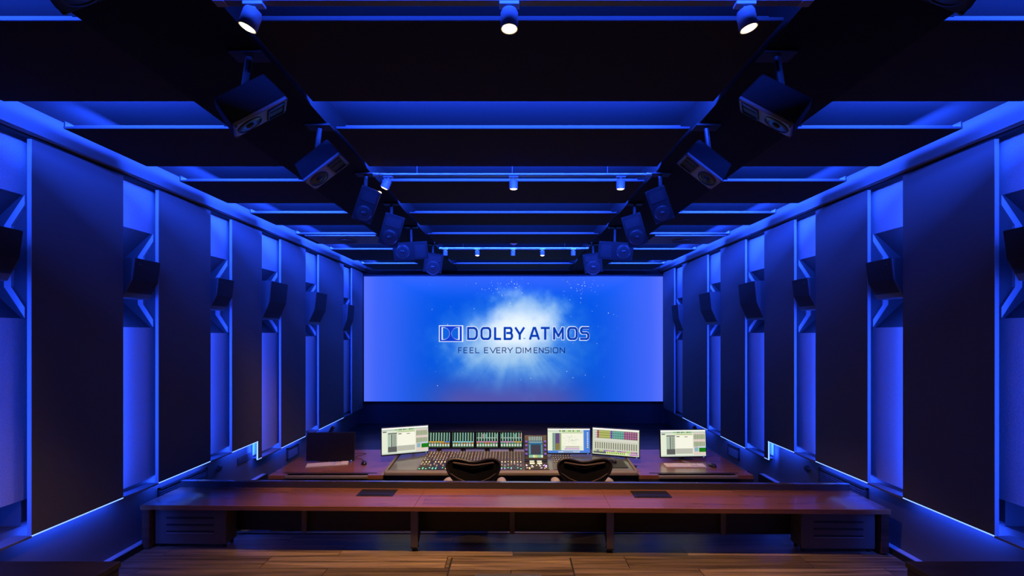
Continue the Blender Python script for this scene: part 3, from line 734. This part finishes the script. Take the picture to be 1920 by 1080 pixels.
# ------------------------------------------------------------------ mixing desk (wings) and console
ZD = .75
for s in (-1, 1):
    x = 2.473 if s < 0 else 2.435
    dk = thing('desk', 'walnut desk wing on the %s side of the mixing console' % SIDE[s], 'desk', (s*1.28, 5.28, 0))
    o_ = -s*1.28
    b = MB(); b.box(o_+s*(1.315 if s < 0 else 1.275), o_+s*x, -.53, .53, ZD-.04, ZD); b.build('desk_top', 'walnut', dk, bevel=.0015)
    b = MB(); b.box(o_+s*(1.315 if s < 0 else 1.275), o_+s*x, -.528, -.50, ZD-.17, ZD-.041); b.build('front_panel', 'black', dk)
    for xx in (x, 1.36):
        b = MB(); b.box(o_+s*(xx-.04), o_+s*xx, -.50, .5, 0, ZD-.041); b.build('side_panel', 'black', dk)
    b = MB(); xa, xb = (o_+s*1.47, o_+s*(x-.17))
    b.box(xa, xb, -.56, -.47, ZD-.03, ZD); b.build('arm_bumper', 'taupe', dk, bevel=.006)
    b = MB(); b.box(o_+s*1.40, o_+s*(x-.12), -.4695, -.44, ZD, ZD+.0006); b.build('cable_slot', 'black', dk)

dk = thing('desk', 'narrow walnut shelf desk behind the mixing console, carrying the monitor arms', 'desk', (-.02, 5.66, 0))
b = MB(); b.box(-1.28, 1.285, -.17, .15, ZD-.04, ZD); b.build('desk_top', 'walnut', dk, bevel=.0015)
for x in (-1.2, 0, 1.2): b = MB(); b.box(x-.03, x+.03, -.1, .12, 0, ZD-.041); b.build('leg', 'dkgrey', dk)

CY = 4.76
con = thing('mixing_console', 'large mixing console with rows of lit faders, knobs and meter displays', 'mixing console', (0, CY, ZD))
for x in (-1.15, 1.12):
    b = MB(); b.box(x-.03, x+.03, .06, .60, -ZD, -.121); b.build('leg', 'dkgrey', con)
b = MB(); b.box(-1.1, 1.1, .58, .60, -ZD+.05, -.05); b.build('back_panel', 'black', con)
# body: slopes slightly up to the back
b = MB(); b.prism([(0, -.12), (0, .02), (.06, .028), (.66, .0695), (.70, .065), (.70, -.04), (.3, -.12)], 'x', -1.279, 1.245)
b.build('console_body', 'dkgrey', con, bevel=.003)
def sz(y): return .028+(y-.06)*(.047/.68)+.0015
def slab(b, xa, xb, ya, yb, dz=.0, mi=0, xa2=None, xb2=None, th=.004):
    xa2 = xa if xa2 is None else xa2; xb2 = xb if xb2 is None else xb2
    za, zb = sz(ya)+dz, sz(yb)+dz
    b.hexa([(xa, ya, za-th), (xb, ya, za-th), (xb2, yb, zb-th), (xa2, yb, zb-th), (xa, ya, za), (xb, ya, za), (xb2, yb, zb), (xa2, yb, zb)], mi)
b = MB(); b.box(-1.30, 1.26, -.035, .06, .0, .034); b.build('arm_rest', 'taupe', con, bevel=.008)
for a, c in ((-1.31, -1.285), (1.245, 1.27)):
    b = MB(); b.prism([(0, .0), (0, .036), (.66, .088), (.70, .083), (.70, 0)], 'x', a, c); b.build('end_cheek', 'taupe', con, bevel=.004)
b = MB(); slab(b, -1.27, -.80, .07, .65, .001); b.build('blank_surface', 'greyglass', con)
b = MB(); slab(b, .30, 1.24, .07, .65, .001); b.build('blank_surface', 'greyglass', con)
MODX = [(-.80, -.545), (-.545, -.29), (-.29, -.035), (-.035, .12)]
rs = random.Random(5)
ledc = lambda *c: srgb(*c)
n_knob = 0; stuffkn = MB()
LEDM = {}
def ledmat(key, col, es):
    if key not in LEDM: LEDM[key] = plain('led_'+key, col, .4, emit=col, es=es)
    return LEDM[key]
mods = []
MX = [(-.955, -.70), (-.70, -.445), (-.445, -.19), (-.19, .065)]
MX = [(-1.0, -.745), (-.745, -.49), (-.49, -.235), (-.235, .02)]
MX = [(-.985+.272*k, -.985+.272*(k+1)-.004) for k in range(4)]
for k, (a, c) in enumerate(MX):
    b = MB(); slab(b, a, c, .07, .65, .006, th=.006); mo = b.build('channel_module', 'conblack', con, bevel=.001); mods.append(mo)
    n = 8; pitch = (c-a)/n
    lights = MB(); nkeys = []
    colmats = ['led_a', 'led_b', 'led_c', 'led_d', 'led_e']
    for i in range(n):
        x = a+pitch*(i+.5)
        y = .22; z = sz(y)+.006
        fb = MB(); fy = .19+rs.uniform(-.03, .05); zf = sz(fy)+.006
        fb.box(x-.007, x+.007, fy-.014, fy+.014, zf, zf+.014); fb.build('fader_cap', 'capw', mo)
        if k < 4 and n_knob < 100:
            for yy in (.345, .405):
                kb = MB(); zz = sz(yy)+.006; kb.cyl((x, yy, zz), (x, yy, zz+.014), .0075, .006, n=10); kb.build('knob', 'knob', mo); n_knob += 1
        for yy in (.455, .50, .545, .59, .63):
            zz = sz(yy)+.006; stuffkn.cyl((x, yy, zz), (x, yy, zz+.012), .0065, .0055, n=8)
        lights.box(x-.001, x+.001, .1, .3, sz(.2)+.0055, sz(.2)+.0062, 5)
        palette = [(0, .085), (0, .115), (1, .285), (1, .305), (2, .375), (1, .43), (2, .48), (3, .522), (1, .57), (2, .61)]
        for mi, yy in palette:
            if rs.random() < .82:
                if yy < .09: mi = min(4, (k*8+i)//6) if rs.random() < .7 else mi
                zz = sz(yy)+.0065; lights.box(x-.0055, x+.0055, yy-.004, yy+.004, zz, zz+.002, mi)
    mats = [ledmat('green', (.15, 1, .5), 2.2), ledmat('amber', (1, .6, .22), 2.2), ledmat('pale', (1, .9, .7), 1.8), ledmat('red', (1, .22, .1), 2), ledmat('violet', (.45, .25, 1), 2.4), M['black']]
    o = lights.build('button_lights', mats, mo); o['kind'] = 'stuff'
o = stuffkn.build('small_knobs', 'knob', con); o['kind'] = 'stuff'
# display bridge
Yd = 5.56-CY
def dsp_rect(b, x0, x1, z0, z1, col, d=0): b.quad((x0, -d, z0), (x1, -d, z0), (x1, -d, z1), (x0, -d, z1), col=col)
for k in range(4):
    xc = (823.5+45*k-VX)*5.56/F; zc = HC+(VY-825)*5.56/F-ZD
    fb = MB(); fb.X = Matrix.Translation((xc, Yd, zc)) @ Matrix.Rotation(-.16, 4, 'X')
    fb.box(-.141, .141, 0, .025, -.10, .104); dm = fb.build('meter_display', 'blackg', con, bevel=.003)
    b = MB(); b.X = fb.X
    w2, z0_, z1_ = .127, -.083, .088
    dsp_rect(b, -w2, w2, z0_, z1_, (.01, .02, .025), .0005)
    for i in range(8):
        xa = -w2+i*(2*w2/8); pw = 2*w2/8
        dsp_rect(b, xa+pw*.12, xa+pw*.7, -.01, z1_-.002, (.008, .03, .035), .001)
        dsp_rect(b, xa+pw*.74, xa+pw*.92, -.012, z1_-.002, rs.choice([(.55, .8, .5), (.45, .8, .75), (.6, .85, .7)]), .0015)
        dsp_rect(b, xa+pw*.02, xa+pw*.10, -.012, z1_-.002, (.25, .5, .2), .0015)
        if k > 1:
            dsp_rect(b, xa+pw*.1, xa+pw*.75, .02, .03, (.35, .4, .4), .0012)
            if rs.random() < .4: dsp_rect(b, xa+pw*.2, xa+pw*.7, .035, .07, rs.choice([(.3, .02, .02), (.35, .2, .3), (.1, .3, .3)]), .0012)
        bar = [[(.9, .5, .05)]*6+[(.1, .3, .9)]*2, [(.35, .8, .85)]*8, [(.85, .3, .55)]*8, [(.8, .35, .7)]*5+[(.9, .5, .1)]*3][k][i]
        dsp_rect(b, xa, xa+pw*.97, -.026, -.017, bar, .0015)
        dsp_rect(b, xa+pw*.1, xa+pw*.9, -.045, -.03, rs.choice([(.5, .25, .05), (.15, .4, .2), (.45, .35, .25)]), .0015)
        dsp_rect(b, xa+pw*.15, xa+pw*.85, -.066, -.05, (.8, .95, .75), .0015)
        dsp_rect(b, xa+pw*.1, xa+pw*.9, -.08, -.072, (.25, .45, .25), .0015)
    b.build('display_picture', 'lcd', dm)
    b = MB(); b.X = fb.X; b.box(-.03, .03, .006, .02, -.17, -.10); b.build('display_post', 'black', con)
# centre touch module
xc = (1004.5-VX)*5.15/F; zc = HC+(VY-838.5)*5.15/F-ZD
fb = MB(); fb.X = Matrix.Translation((xc, 5.15-CY, zc)) @ Matrix.Rotation(-.45, 4, 'X')
fb.box(-.125, .125, 0, .022, -.135, .135); tm = fb.build('touch_display', 'blackg', con, bevel=.004)
b = MB(); b.X = fb.X
dsp_rect(b, -.078, .078, -.115, .12, (.012, .07, .12), .0005)
for i in range(8): dsp_rect(b, -.075+i*.019, -.064+i*.019, .07, .118, rs.choice([(.45, .5, .4), (.5, .45, .35), (.6, .6, .5)]), .001)
dsp_rect(b, -.075, .075, .048, .062, (.25, .4, .45), .001); dsp_rect(b, -.075, .075, .034, .042, (.02, .2, .45), .001)
dsp_rect(b, -.052, .05, -.075, .02, (.05, .045, .07), .001); dsp_rect(b, -.075, -.056, -.075, .03, (.1, .3, .4), .001); dsp_rect(b, .056, .075, -.075, .03, (.1, .25, .35), .001)
for i in range(7): dsp_rect(b, -.075+i*.022, -.056+i*.022, -.113, -.083, rs.choice([(.8, .7, .1), (.7, .8, .2), (.8, .85, .6), (.3, .6, .4)]), .001)
b.build('display_picture', 'lcd', tm)
for s in (-1, 1):
    for k in range(4):
        b = MB(); b.X = fb.X @ Matrix.Translation((s*.103, -.001, .06-k*.045)) @ Matrix.Rotation(math.pi/2, 4, 'X')
        b.lathe([(.013, 0), (.012, .016), (.001, .017)], n=14); b.build('rotary_knob', ledmat('knobviolet', (.10, .07, .55), .5), tm, smooth=True)
# master section under the touch display, right section
b = MB(); slab(b, xc-.125, xc+.125, .07, .36, .006, th=.006); ms = b.build('master_module', 'conblack', con, bevel=.001)
b = MB()
for (u, v, w_, h_) in ((-.07, .30, .05, .03), (.01, .30, .05, .03), (-.07, .235, .05, .035), (.01, .235, .05, .035)):
    z = sz(v)+.007; b.box(xc+u, xc+u+w_, v, v+h_, z, z+.003)
b.build('lit_key', ledmat('cream', (1, .85, .55), 1.2), ms)
b = MB()
for k in range(26):
    u = rs.uniform(-.115, .115); v = rs.uniform(.08, .22); z = sz(v)+.0065; b.box(xc+u-.006, xc+u+.006, v-.004, v+.004, z, z+.002, rs.choice([0, 0, 1, 2]))
o = b.build('button_lights', [ledmat('pale', None, 1), ledmat('amber', None, 1), ledmat('violet', None, 1)], ms); o['kind'] = 'stuff'
b = MB(); slab(b, .42, .66, .07, .60, .006, th=.006); rm = b.build('side_module', 'greyglass', con, bevel=.001)
b = MB()
for i in range(8):
    for j in range(9):
        x = .435+i*.028; v = .28+j*.035; z = sz(v)+.006; b.box(x, x+.013, v, v+.012, z, z+.005)
o = b.build('keys', 'black', rm); o['kind'] = 'stuff'
b = MB()
for i in range(8):
    for j in range(5):
        x = .44+i*.028; v = .30+j*.06; z = sz(v)+.011; b.box(x, x+.006, v, v+.006, z, z+.001)
o = b.build('button_lights', ledmat('amber', None, 1), rm); o['kind'] = 'stuff'

# ------------------------------------------------------------------ monitors
def edit_picture(b, Wd, H, kind):
    def R(u0, u1, v0, v1, c, d=.001): b.quad(*[(-Wd/2+u*Wd, -d, H/2-v*H) for u, v in ((u0, v1), (u1, v1), (u1, v0), (u0, v0))], col=c)
    rs = random.Random(11)
    cream = (.78, .84, .66); 
    if kind == 'edit':
        R(0, 1, 0, 1, cream)
        R(0, 1, 0, .05, (1, 1, .95), .0013); R(0, 1, .055, .12, (.55, .62, .52), .0013)
        for k in range(14): R(.28+k*.03, .30+k*.03, .06, .11, rs.choice([(.05, .3, .03), (.02, .08, .02), (.5, .7, .1), (.2, .5, .1)]), .0016)
        R(.02, .1, .13, .17, (.1, .12, .15), .0016)
        R(.12, .32, .16, .95, (.62, .7, .55), .0013); R(.13, .32, .2, .24, (.12, .12, .12), .0016)
        for k in range(16): R(.13, .19, .26+k*.03, .278+k*.03, (.25, .4, .35), .0016); R(.23, .31, .26+k*.03, .278+k*.03, (.12, .15, .13), .0016)
        R(.20, .22, .25, .72, (.03, .03, .03), .0017)
        R(.13, .32, .72, .92, (.11, .11, .11), .0017)
        R(.33, .71, .14, .19, (.5, .6, .3), .0016); R(.33, .71, .70, .9, (.5, .5, .42), .0016); R(.33, .71, .2, .7, (.93, .92, .78), .0014)
        R(.35, .42, .23, .26, (.08, .05, .05), .0018); R(.53, .6, .24, .27, (.3, .28, .25), .0018)
        R(.73, .99, .12, .95, (.75, .62, .55), .0013)
        for r_ in (0, 1):
            for k in range(9): R(.74+k*.028, .752+k*.028, .16+r_*.28, .36+r_*.28, (.16, .18, .14), .0016); R(.755+k*.028, .763+k*.028, .18+r_*.28, .34+r_*.28, (.3, .6, .2), .0016)
        R(.75, .83, .66, .82, (.25, .45, .55), .0016); R(.85, 1, .68, .84, (.01, .20, .01), .0017); R(.83, 1, .62, .67, (.5, .65, .8), .0017)
        R(0, 1, .95, 1, (.6, .66, .6), .0016)
    elif kind == 'map':
        R(0, 1, 0, 1, (.08, .22, .7)); R(0, .85, 0, .9, cream, .0012)
        R(0, 1, 0, .05, (1, 1, .95), .0015); R(0, .85, .055, .13, (.6, .68, .55), .0015)
        for k in range(14): R(.28+k*.035, .305+k*.035, .06, .12, rs.choice([(.05, .3, .03), (.02, .08, .02), (.5, .7, .1)]), .0018)
        R(.11, .32, .17, .9, (.25, .4, .3), .0015)
        for k in range(14): R(.12+.02*(k % 2), .15, .2+k*.05, .23+k*.05, (.1, .25, .2), .0018)
        R(.18, .28, .19, .86, (.13, .07, .2), .0018); R(.29, .31, .2, .86, (.4, .4, .1), .0018); R(.19, .27, .6, .88, (.25, .2, .05), .002)
        R(.34, .83, .15, .19, (.5, .6, .3), .0018); R(.34, .83, .19, .72, (.9, .9, .74), .0015)
        for k in range(40): u = rs.gauss(.55, .08); v = rs.gauss(.45, .12); R(u, u+.02, max(.2, v), max(.2, v)+.012, (.4, .42, .38), .0018)
        R(.42, .75, .72, .78, (.55, .5, .42), .0018); R(.4, .75, .8, .87, (.6, .45, .65), .0018)
        for k in range(8): R(.93, .96, .15+k*.085, .2+k*.085, rs.choice([(.8, .75, .2), (.7, .8, .9)]), .0018)
        R(.25, .76, .93, .98, (.55, .65, .75), .0018)
        for k in range(9): R(.38+k*.025, .395+k*.025, .94, .97, (.05, .05, .08), .002)
    else:
        R(0, 1, 0, 1, (.6, .66, .5)); R(0, 1, 0, .05, (1, 1, .95), .0013)
        cs = [(.45, .5, .45)]+[(.3, .05, .08)]+[(.3, .33, .06)]*5+[(.1, .05, .3)]+[(.06, .25, .22)]*5+[(.22, .05, .15)]*6
        for k, c in enumerate(cs):
            u0 = .05+k*.0485
            R(u0, u0+.044, .08, .38, c, .0016)
            for j in range(3): R(u0+.008, u0+.036, .12+j*.09, .14+j*.09, tuple(min(1, x*2.2+.1) for x in c), .0018)
            R(u0, u0+.044, .4, .48, (.7, .68, .6), .0016); R(u0, u0+.044, .5, .8, (.62, .6, .5), .0016)
            R(u0+.012, u0+.026, .54, .78, (.08, .06, .05), .0018); R(u0+.03, u0+.035, .54, .78, (.3, .5, .2), .0018)
            R(u0, u0+.044, .83, .9, rs.choice([(.5, .2, .35), (.4, .55, .2), (.3, .15, .4)]), .0016)
        R(.02, .3, .9, .96, (.1, .12, .1), .0018); R(.3, .75, .88, .97, (.7, .85, .3), .002)
        for k in range(10): R(.32+k*.04, .34+k*.04, .9, .95, (.05, .15, .03), .0022)
        R(.8, .98, .92, .97, (.5, .2, .5), .0018)
def monitor(px, py, Yc, yaw, label, kind, base=True, Wd=.53, pitch=-.06, back=0):
    p = P(px, py, Yc)
    t = thing('computer_monitor', label, 'monitor', (p.x, p.y, ZD), (0, 0, yaw), 'computer monitors on the mixing desk')
    H = Wd*.565; zc = p.z-ZD
    X = Matrix.Translation((0, 0, zc)) @ Matrix.Rotation(pitch, 4, 'X')
    b = MB(); b.X = X; b.box(-Wd/2-.008, Wd/2+.008, 0, .022, -H/2-.015, H/2+.008); b.box(-.14, .14, .02, .045, -.09, .08); b.build('monitor_housing', 'blackg', t, bevel=.003)
    b = MB(); b.X = X
    if kind: edit_picture(b, Wd, H, kind); b.build('display', 'lcd', t)
    else:
        b.box(-Wd/2, Wd/2, -.001, .0005, -H/2, H/2); b.build('display', 'offlcd', t)
        b = MB(); b.X = X; b.box(-.018, .018, -.0015, 0, -H/2-.011, -H/2-.006); b.build('maker_badge', 'rail', t)
    b = MB(); b.X = X; b.box(Wd/2-.03, Wd/2-.02, -.0015, 0, -H/2-.013, -H/2-.008); b.build('power_light', ledmat('blue', (.1, .3, 1), 2), t)
    cy, sy = math.cos(-yaw), math.sin(-yaw)
    fx, fy = (-sy*back, cy*back) if back else (0, .055)      # straight back in the room
    b = MB()
    if back: b.tube([(0, .04, zc), (fx*.5, fy*.5+.02, zc+.01), (fx, fy, zc-.02), (fx, fy, .008)], .014, 8)
    else: b.box(-.03, .03, .045, .065, .008, zc)
    b.build('stand_neck', 'dkgrey', t)
    b = MB(); b.box(fx-.07, fx+.07, fy-.055, fy+.055, 0, .009) if back else b.box(-.12, .12, .0, .16, 0, .009); b.build('stand_foot', 'dkgrey', t, bevel=.003)
    return t
monitor(619.5, 837, 5.26, 0.02, 'switched off black monitor at the left end of the desk', None, Wd=.52)
monitor(760, 825, 5.25, .36, 'lit monitor turned inwards left of the mixing console, beside the meter displays', 'edit', back=.40, Wd=.51)
monitor(1066.5, 826.5, 5.28, 0, 'lit monitor with blue desktop behind the right chair', 'map', back=.37, Wd=.475)
monitor(1154, 829, 5.22, -.34, 'lit monitor showing rows of coloured mixer channels, turned inwards', 'mix', back=.43, Wd=.51)
monitor(1281, 831, 5.32, .06, 'lit monitor alone on the right end of the desk', 'edit', Wd=.52)

# ------------------------------------------------------------------ keyboards, mice, small things
def DP(x, y): Y = 1.42*F/(y-VY); return ((x-VX)*Y/F, Y, ZD)
def keyboard(x, y, rz, label):
    p = DP(x, y); t = thing('keyboard', label, 'keyboard', p, (0, 0, rz), 'white keyboards on the desk')
    b = MB(); b.prism([(-.057, 0), (.057, 0), (.057, .016), (-.057, .007)], 'x', -.215, .215); b.build('keyboard_base', 'keygap', t, bevel=.002)
    b = MB()
    def keyrow(u0, u1, n, j):
        w_ = (u1-u0)/n
        for i in range(n):
            y0 = -.050+j*.0168; z0 = .0082+(y0+.057)*.079
            b.box(u0+i*w_+.0012, u0+(i+1)*w_-.0012, y0, y0+.0145, z0, z0+.004)
    for j in range(6):
        keyrow(-.21, .07, 14 if j else 9, j)
        if j in (0, 1, 3, 4, 5): keyrow(.078, .128, 3, j)
        keyrow(.136, .21, 4, j)
    b.build('keys', 'key', t)
    return t
k1 = keyboard(614, 872, .26, 'white keyboard in front of the switched off monitor on the left')
k2 = keyboard(1284, 874.3, -.02, 'white keyboard in front of the monitor on the right end of the desk')
def cable(pts, label, r=.002, mat='black'):
    t = MB(); t.tube(pts, r, 6); o = t.build('cable', mat); tag(o, label, 'cable'); return o
def mouse(p, rz, label):
    t = thing('computer_mouse', label, 'mouse', p, (0, 0, rz), 'black computer mice')
    b = MB(); n = 10; m = 8; vs = []
    for j in range(m+1):
        a = math.pi/2*j/m
        for i in range(20):
            q = 2*math.pi*i/20; c = math.cos(a)
            vs.append((.031*c**.6*math.cos(q) if c > 1e-6 else 0, .054*(c**.6 if c > 1e-6 else 0)*math.sin(q), .034*math.sin(a)))
    fs = [(j*20+i, j*20+(i+1) % 20, (j+1)*20+(i+1) % 20, (j+1)*20+i) for j in range(m) for i in range(20)]+[tuple(range(20))[::-1]]
    b.add(vs, fs); b.build('mouse_shell', 'blackg', t, smooth=True)
    b = MB(); b.cyl((-.004, .03, .026), (.004, .03, .026), .008, n=14); b.build('scroll_wheel', 'arm', t)
    return t
mouse(DP(682.5, 870), .3, 'black mouse beside the left white keyboard')
mouse(DP(1336, 875), .3, 'black mouse beside the right white keyboard')
pz = ZD+sz(.25)+.008
mouse((P(1150, 871, 5.05).x, 5.06, pz+.004), .35, 'black mouse on the dark pad at the right end of the console')
t = thing('mouse_pad', 'dark rectangular mouse pad on the right end of the console', 'mouse pad', ((1153-VX)*4.98/F, 4.98, ZD+.0))
b = MB(); X0 = (1153-VX)*4.98/F
b.hexa([(-.17, -.10, sz(.12)+.003), (.12, -.10, sz(.12)+.003), (.11, .13, sz(.35)+.003), (-.16, .13, sz(.35)+.003), (-.17, -.10, sz(.12)+.007), (.12, -.10, sz(.12)+.007), (.11, .13, sz(.35)+.007), (-.16, .13, sz(.35)+.007)])
b.build('pad', 'black', t)
t = thing('usb_stick', 'tiny black and blue stick on the right wing beside the console', 'usb stick', DP(1191.5, 875), (0, 0, .5))
b = MB(); b.box(-.014, .014, -.03, .025, 0, .01); b.build('stick_body', 'black', t, bevel=.002)
b = MB(); b.box(-.009, .009, -.045, -.03, .001, .009); b.build('blue_tip', ledmat('bluetip', (.05, .2, .9), .3), t)
p1 = Vector(DP(683, 865)); 
pts = [Vector(DP(x, y))+Vector((0, 0, .0025)) for x, y in ((683, 866), (681, 862.5), (674, 860.5), (667, 860), (666, 857), (673, 854.5), (682, 852.5), (687, 851.3), (680, 849.8), (668, 850.5), (655, 852))]
cable(pts, 'thin black mouse cable looping on the left desk wing', .0022)
pts = [Vector(DP(x, y))+Vector((0, 0, .003)) for x, y in ((1295, 869), (1290, 867), (1283, 865.5), (1279, 864))]
cable(pts, 'short white cable behind the right keyboard', .0025, 'white')
pts = [Vector(DP(x, y))+Vector((0, 0, .003)) for x, y in ((616, 868), (618, 865), (621, 863.5))]
cable(pts, 'short white cable behind the left keyboard', .0025, 'white')

# objects standing behind the monitors
for x, y, Yq, s, lab in ((622, 806, 6.05, 1, 'dark angled lamp head behind the switched off monitor'), (1304, 805, 6.05, -1, 'dark angled lamp head behind the right end monitor')):
    p = P(x, y, Yq); t = thing('desk_lamp', lab, 'desk lamp', (p.x, p.y, ZF))
    zz = p.z-ZF
    b = MB(); b.X = Matrix.Translation((0, 0, zz)) @ Matrix.Rotation(s*.5, 4, 'Y'); b.box(-.022, .022, -.02, .02, -.09, .05); b.build('lamp_head', 'blackg', t, bevel=.006)
    b = MB(); b.tube([(0, .04, 0), (0, .04, zz*.6), (s*-.03, .02, zz-.08), (s*-.02, 0, zz-.03)], .01, 8); b.build('stem', 'black', t)
    b = MB(); b.cyl((0, .04, 0), (0, .04, .015), .09, n=24); b.build('base', 'black', t)

# ------------------------------------------------------------------ chairs
def chair(px, Yc, label):
    X = (px-VX)*Yc/F; k = Yc/F
    t = thing('office_chair', label, 'office chair', (X, Yc, 0), (0, 0, 0), 'office chairs at the mixing console')
    zt0 = HC-(862-VY)*k
    half = [(0, 866.3), (10, 865.4), (22, 862), (32, 860.2), (40, 860.2), (46, 863), (49.3, 868), (49.2, 876), (46, 885), (41, 893), (35, 902), (28, 914), (22, 930), (14, 945), (0, 950)]
    def pt(u, y, d=0): return (u*k, d+.05*(1-(u/50)**2)*0+ -.035*(abs(u)/50)**2+.0, HC-(y-VY)*k)
    out = [pt(u, y) for u, y in half]+[pt(-u, y) for u, y in half[-2:0:-1]]
    # smooth the outline
    V = [Vector(p) for p in out]; sm = []
    n = len(V)
    for i in range(n):
        p0, p1, p2, p3 = V[i-1], V[i], V[(i+1) % n], V[(i+2) % n]
        for q in (0, .33, .66):
            sm.append(.5*((2*p1)+(p2-p0)*q+(2*p0-5*p1+4*p2-p3)*q*q+(3*p1-p0-3*p2+p3)*q**3))
    b = MB(); b.tube(sm, .011, 8, closed=True); b.build('back_frame', 'chairf', t, smooth=True)
    c = sum(sm, Vector())/len(sm); b = MB(); m = len(sm)
    rings = [1, .8, .6, .4, .2]; vs = []
    for r_ in rings:
        for p in sm:
            q = c.lerp(p, r_); vs.append((q.x, q.y+.03*(1-r_*r_), q.z))
    fs = [(a*m+i, a*m+(i+1) % m, (a+1)*m+(i+1) % m, (a+1)*m+i) for a in range(4) for i in range(m)]+[tuple(4*m+i for i in range(m))]
    b.add(vs, fs); b.build('back_mesh', 'mesh', t, smooth=True)
    b = MB()                                                # painted highlight along the top, and V shaped rib
    b.tube([pt(-38, 866, -.012), pt(-25, 868.5, -.012), pt(-10, 871.2, -.012), pt(0, 872, -.012), pt(10, 871.2, -.012), pt(25, 868.5, -.012), pt(38, 866, -.012)], .010, 8)
    b.build('highlight_band', 'ribhighlight', t, smooth=True)
    b = MB()
    b.tube([pt(-42, 886, -.014), pt(-30, 895, -.016), pt(-12, 903, -.018), pt(0, 906, -.018), pt(12, 903, -.018), pt(30, 895, -.016), pt(42, 886, -.014)], .006, 8)
    b.build('back_rib', 'ribhighlight', t, smooth=True)
    b = MB(); b.tube([(0, 0.02, .42), (0, -.05, .52), (0, -.03, .72), (0, -.015, HC-(905-VY)*k)], .018, 8); b.build('back_spine', 'chairf', t, smooth=True)
    b = MB(); b.lathe([(.001, 0), (.2, 0), (.235, .02), (.24, .04), (.22, .06), (.001, .055)]); 
    for i, v in enumerate(b.v): b.v[i] = (v[0], v[1]+.22, v[2]+.42)
    b.build('seat', 'mesh', t, smooth=True)
    za = HC-(899.5-VY)*4.58/F
    for s in (-1, 1):
        b = MB(); b.X = Matrix.Translation((s*.26, .14, za-.014)) @ Matrix.Diagonal((.046, .11, .024, 1))
        m_, n_ = 8, 16; vs = []
        for j in range(m_+1):
            a = -math.pi/2+math.pi*j/m_
            for i in range(n_): q = 2*math.pi*i/n_; vs.append((math.cos(a)*math.cos(q), math.cos(a)*math.sin(q), math.sin(a)))
        b.add(vs, [(j*n_+i, j*n_+(i+1) % n_, (j+1)*n_+(i+1) % n_, (j+1)*n_+i) for j in range(m_) for i in range(n_)]); ar = b.build('armrest', 'arm', t, smooth=True)
        b = MB(); b.tube([(s*.26, .14, za-.03), (s*.26, .15, za-.15), (s*.16, .2, .44)], .014, 8); b.build('arm_support', 'chairf', ar, smooth=True)
    b = MB(); b.cyl((0, .27, .1), (0, .27, .43), .025); b.build('column', 'blackg', t, smooth=True)
    for i in range(5):
        a = 2*math.pi*i/5+.3; e = (.3*math.cos(a), .27+.3*math.sin(a), .075)
        b = MB(); b.tube([(0, .27, .11), (.15*math.cos(a), .27+.15*math.sin(a), .1), e], .016, 8); lg = b.build('leg', 'blackg', t, smooth=True)
        b = MB(); b.cyl((e[0]-.012, e[1], .03), (e[0]+.012, e[1], .03), .03, n=16); b.cyl((e[0], e[1], .03), (e[0], e[1], .075), .008, n=8); b.build('caster', 'black', lg)
chair(888, 4.44, 'black mesh office chair on the left, in front of the fader banks')
chair(1095.5, 4.44, 'black mesh office chair on the right, in front of the blue desktop monitor')
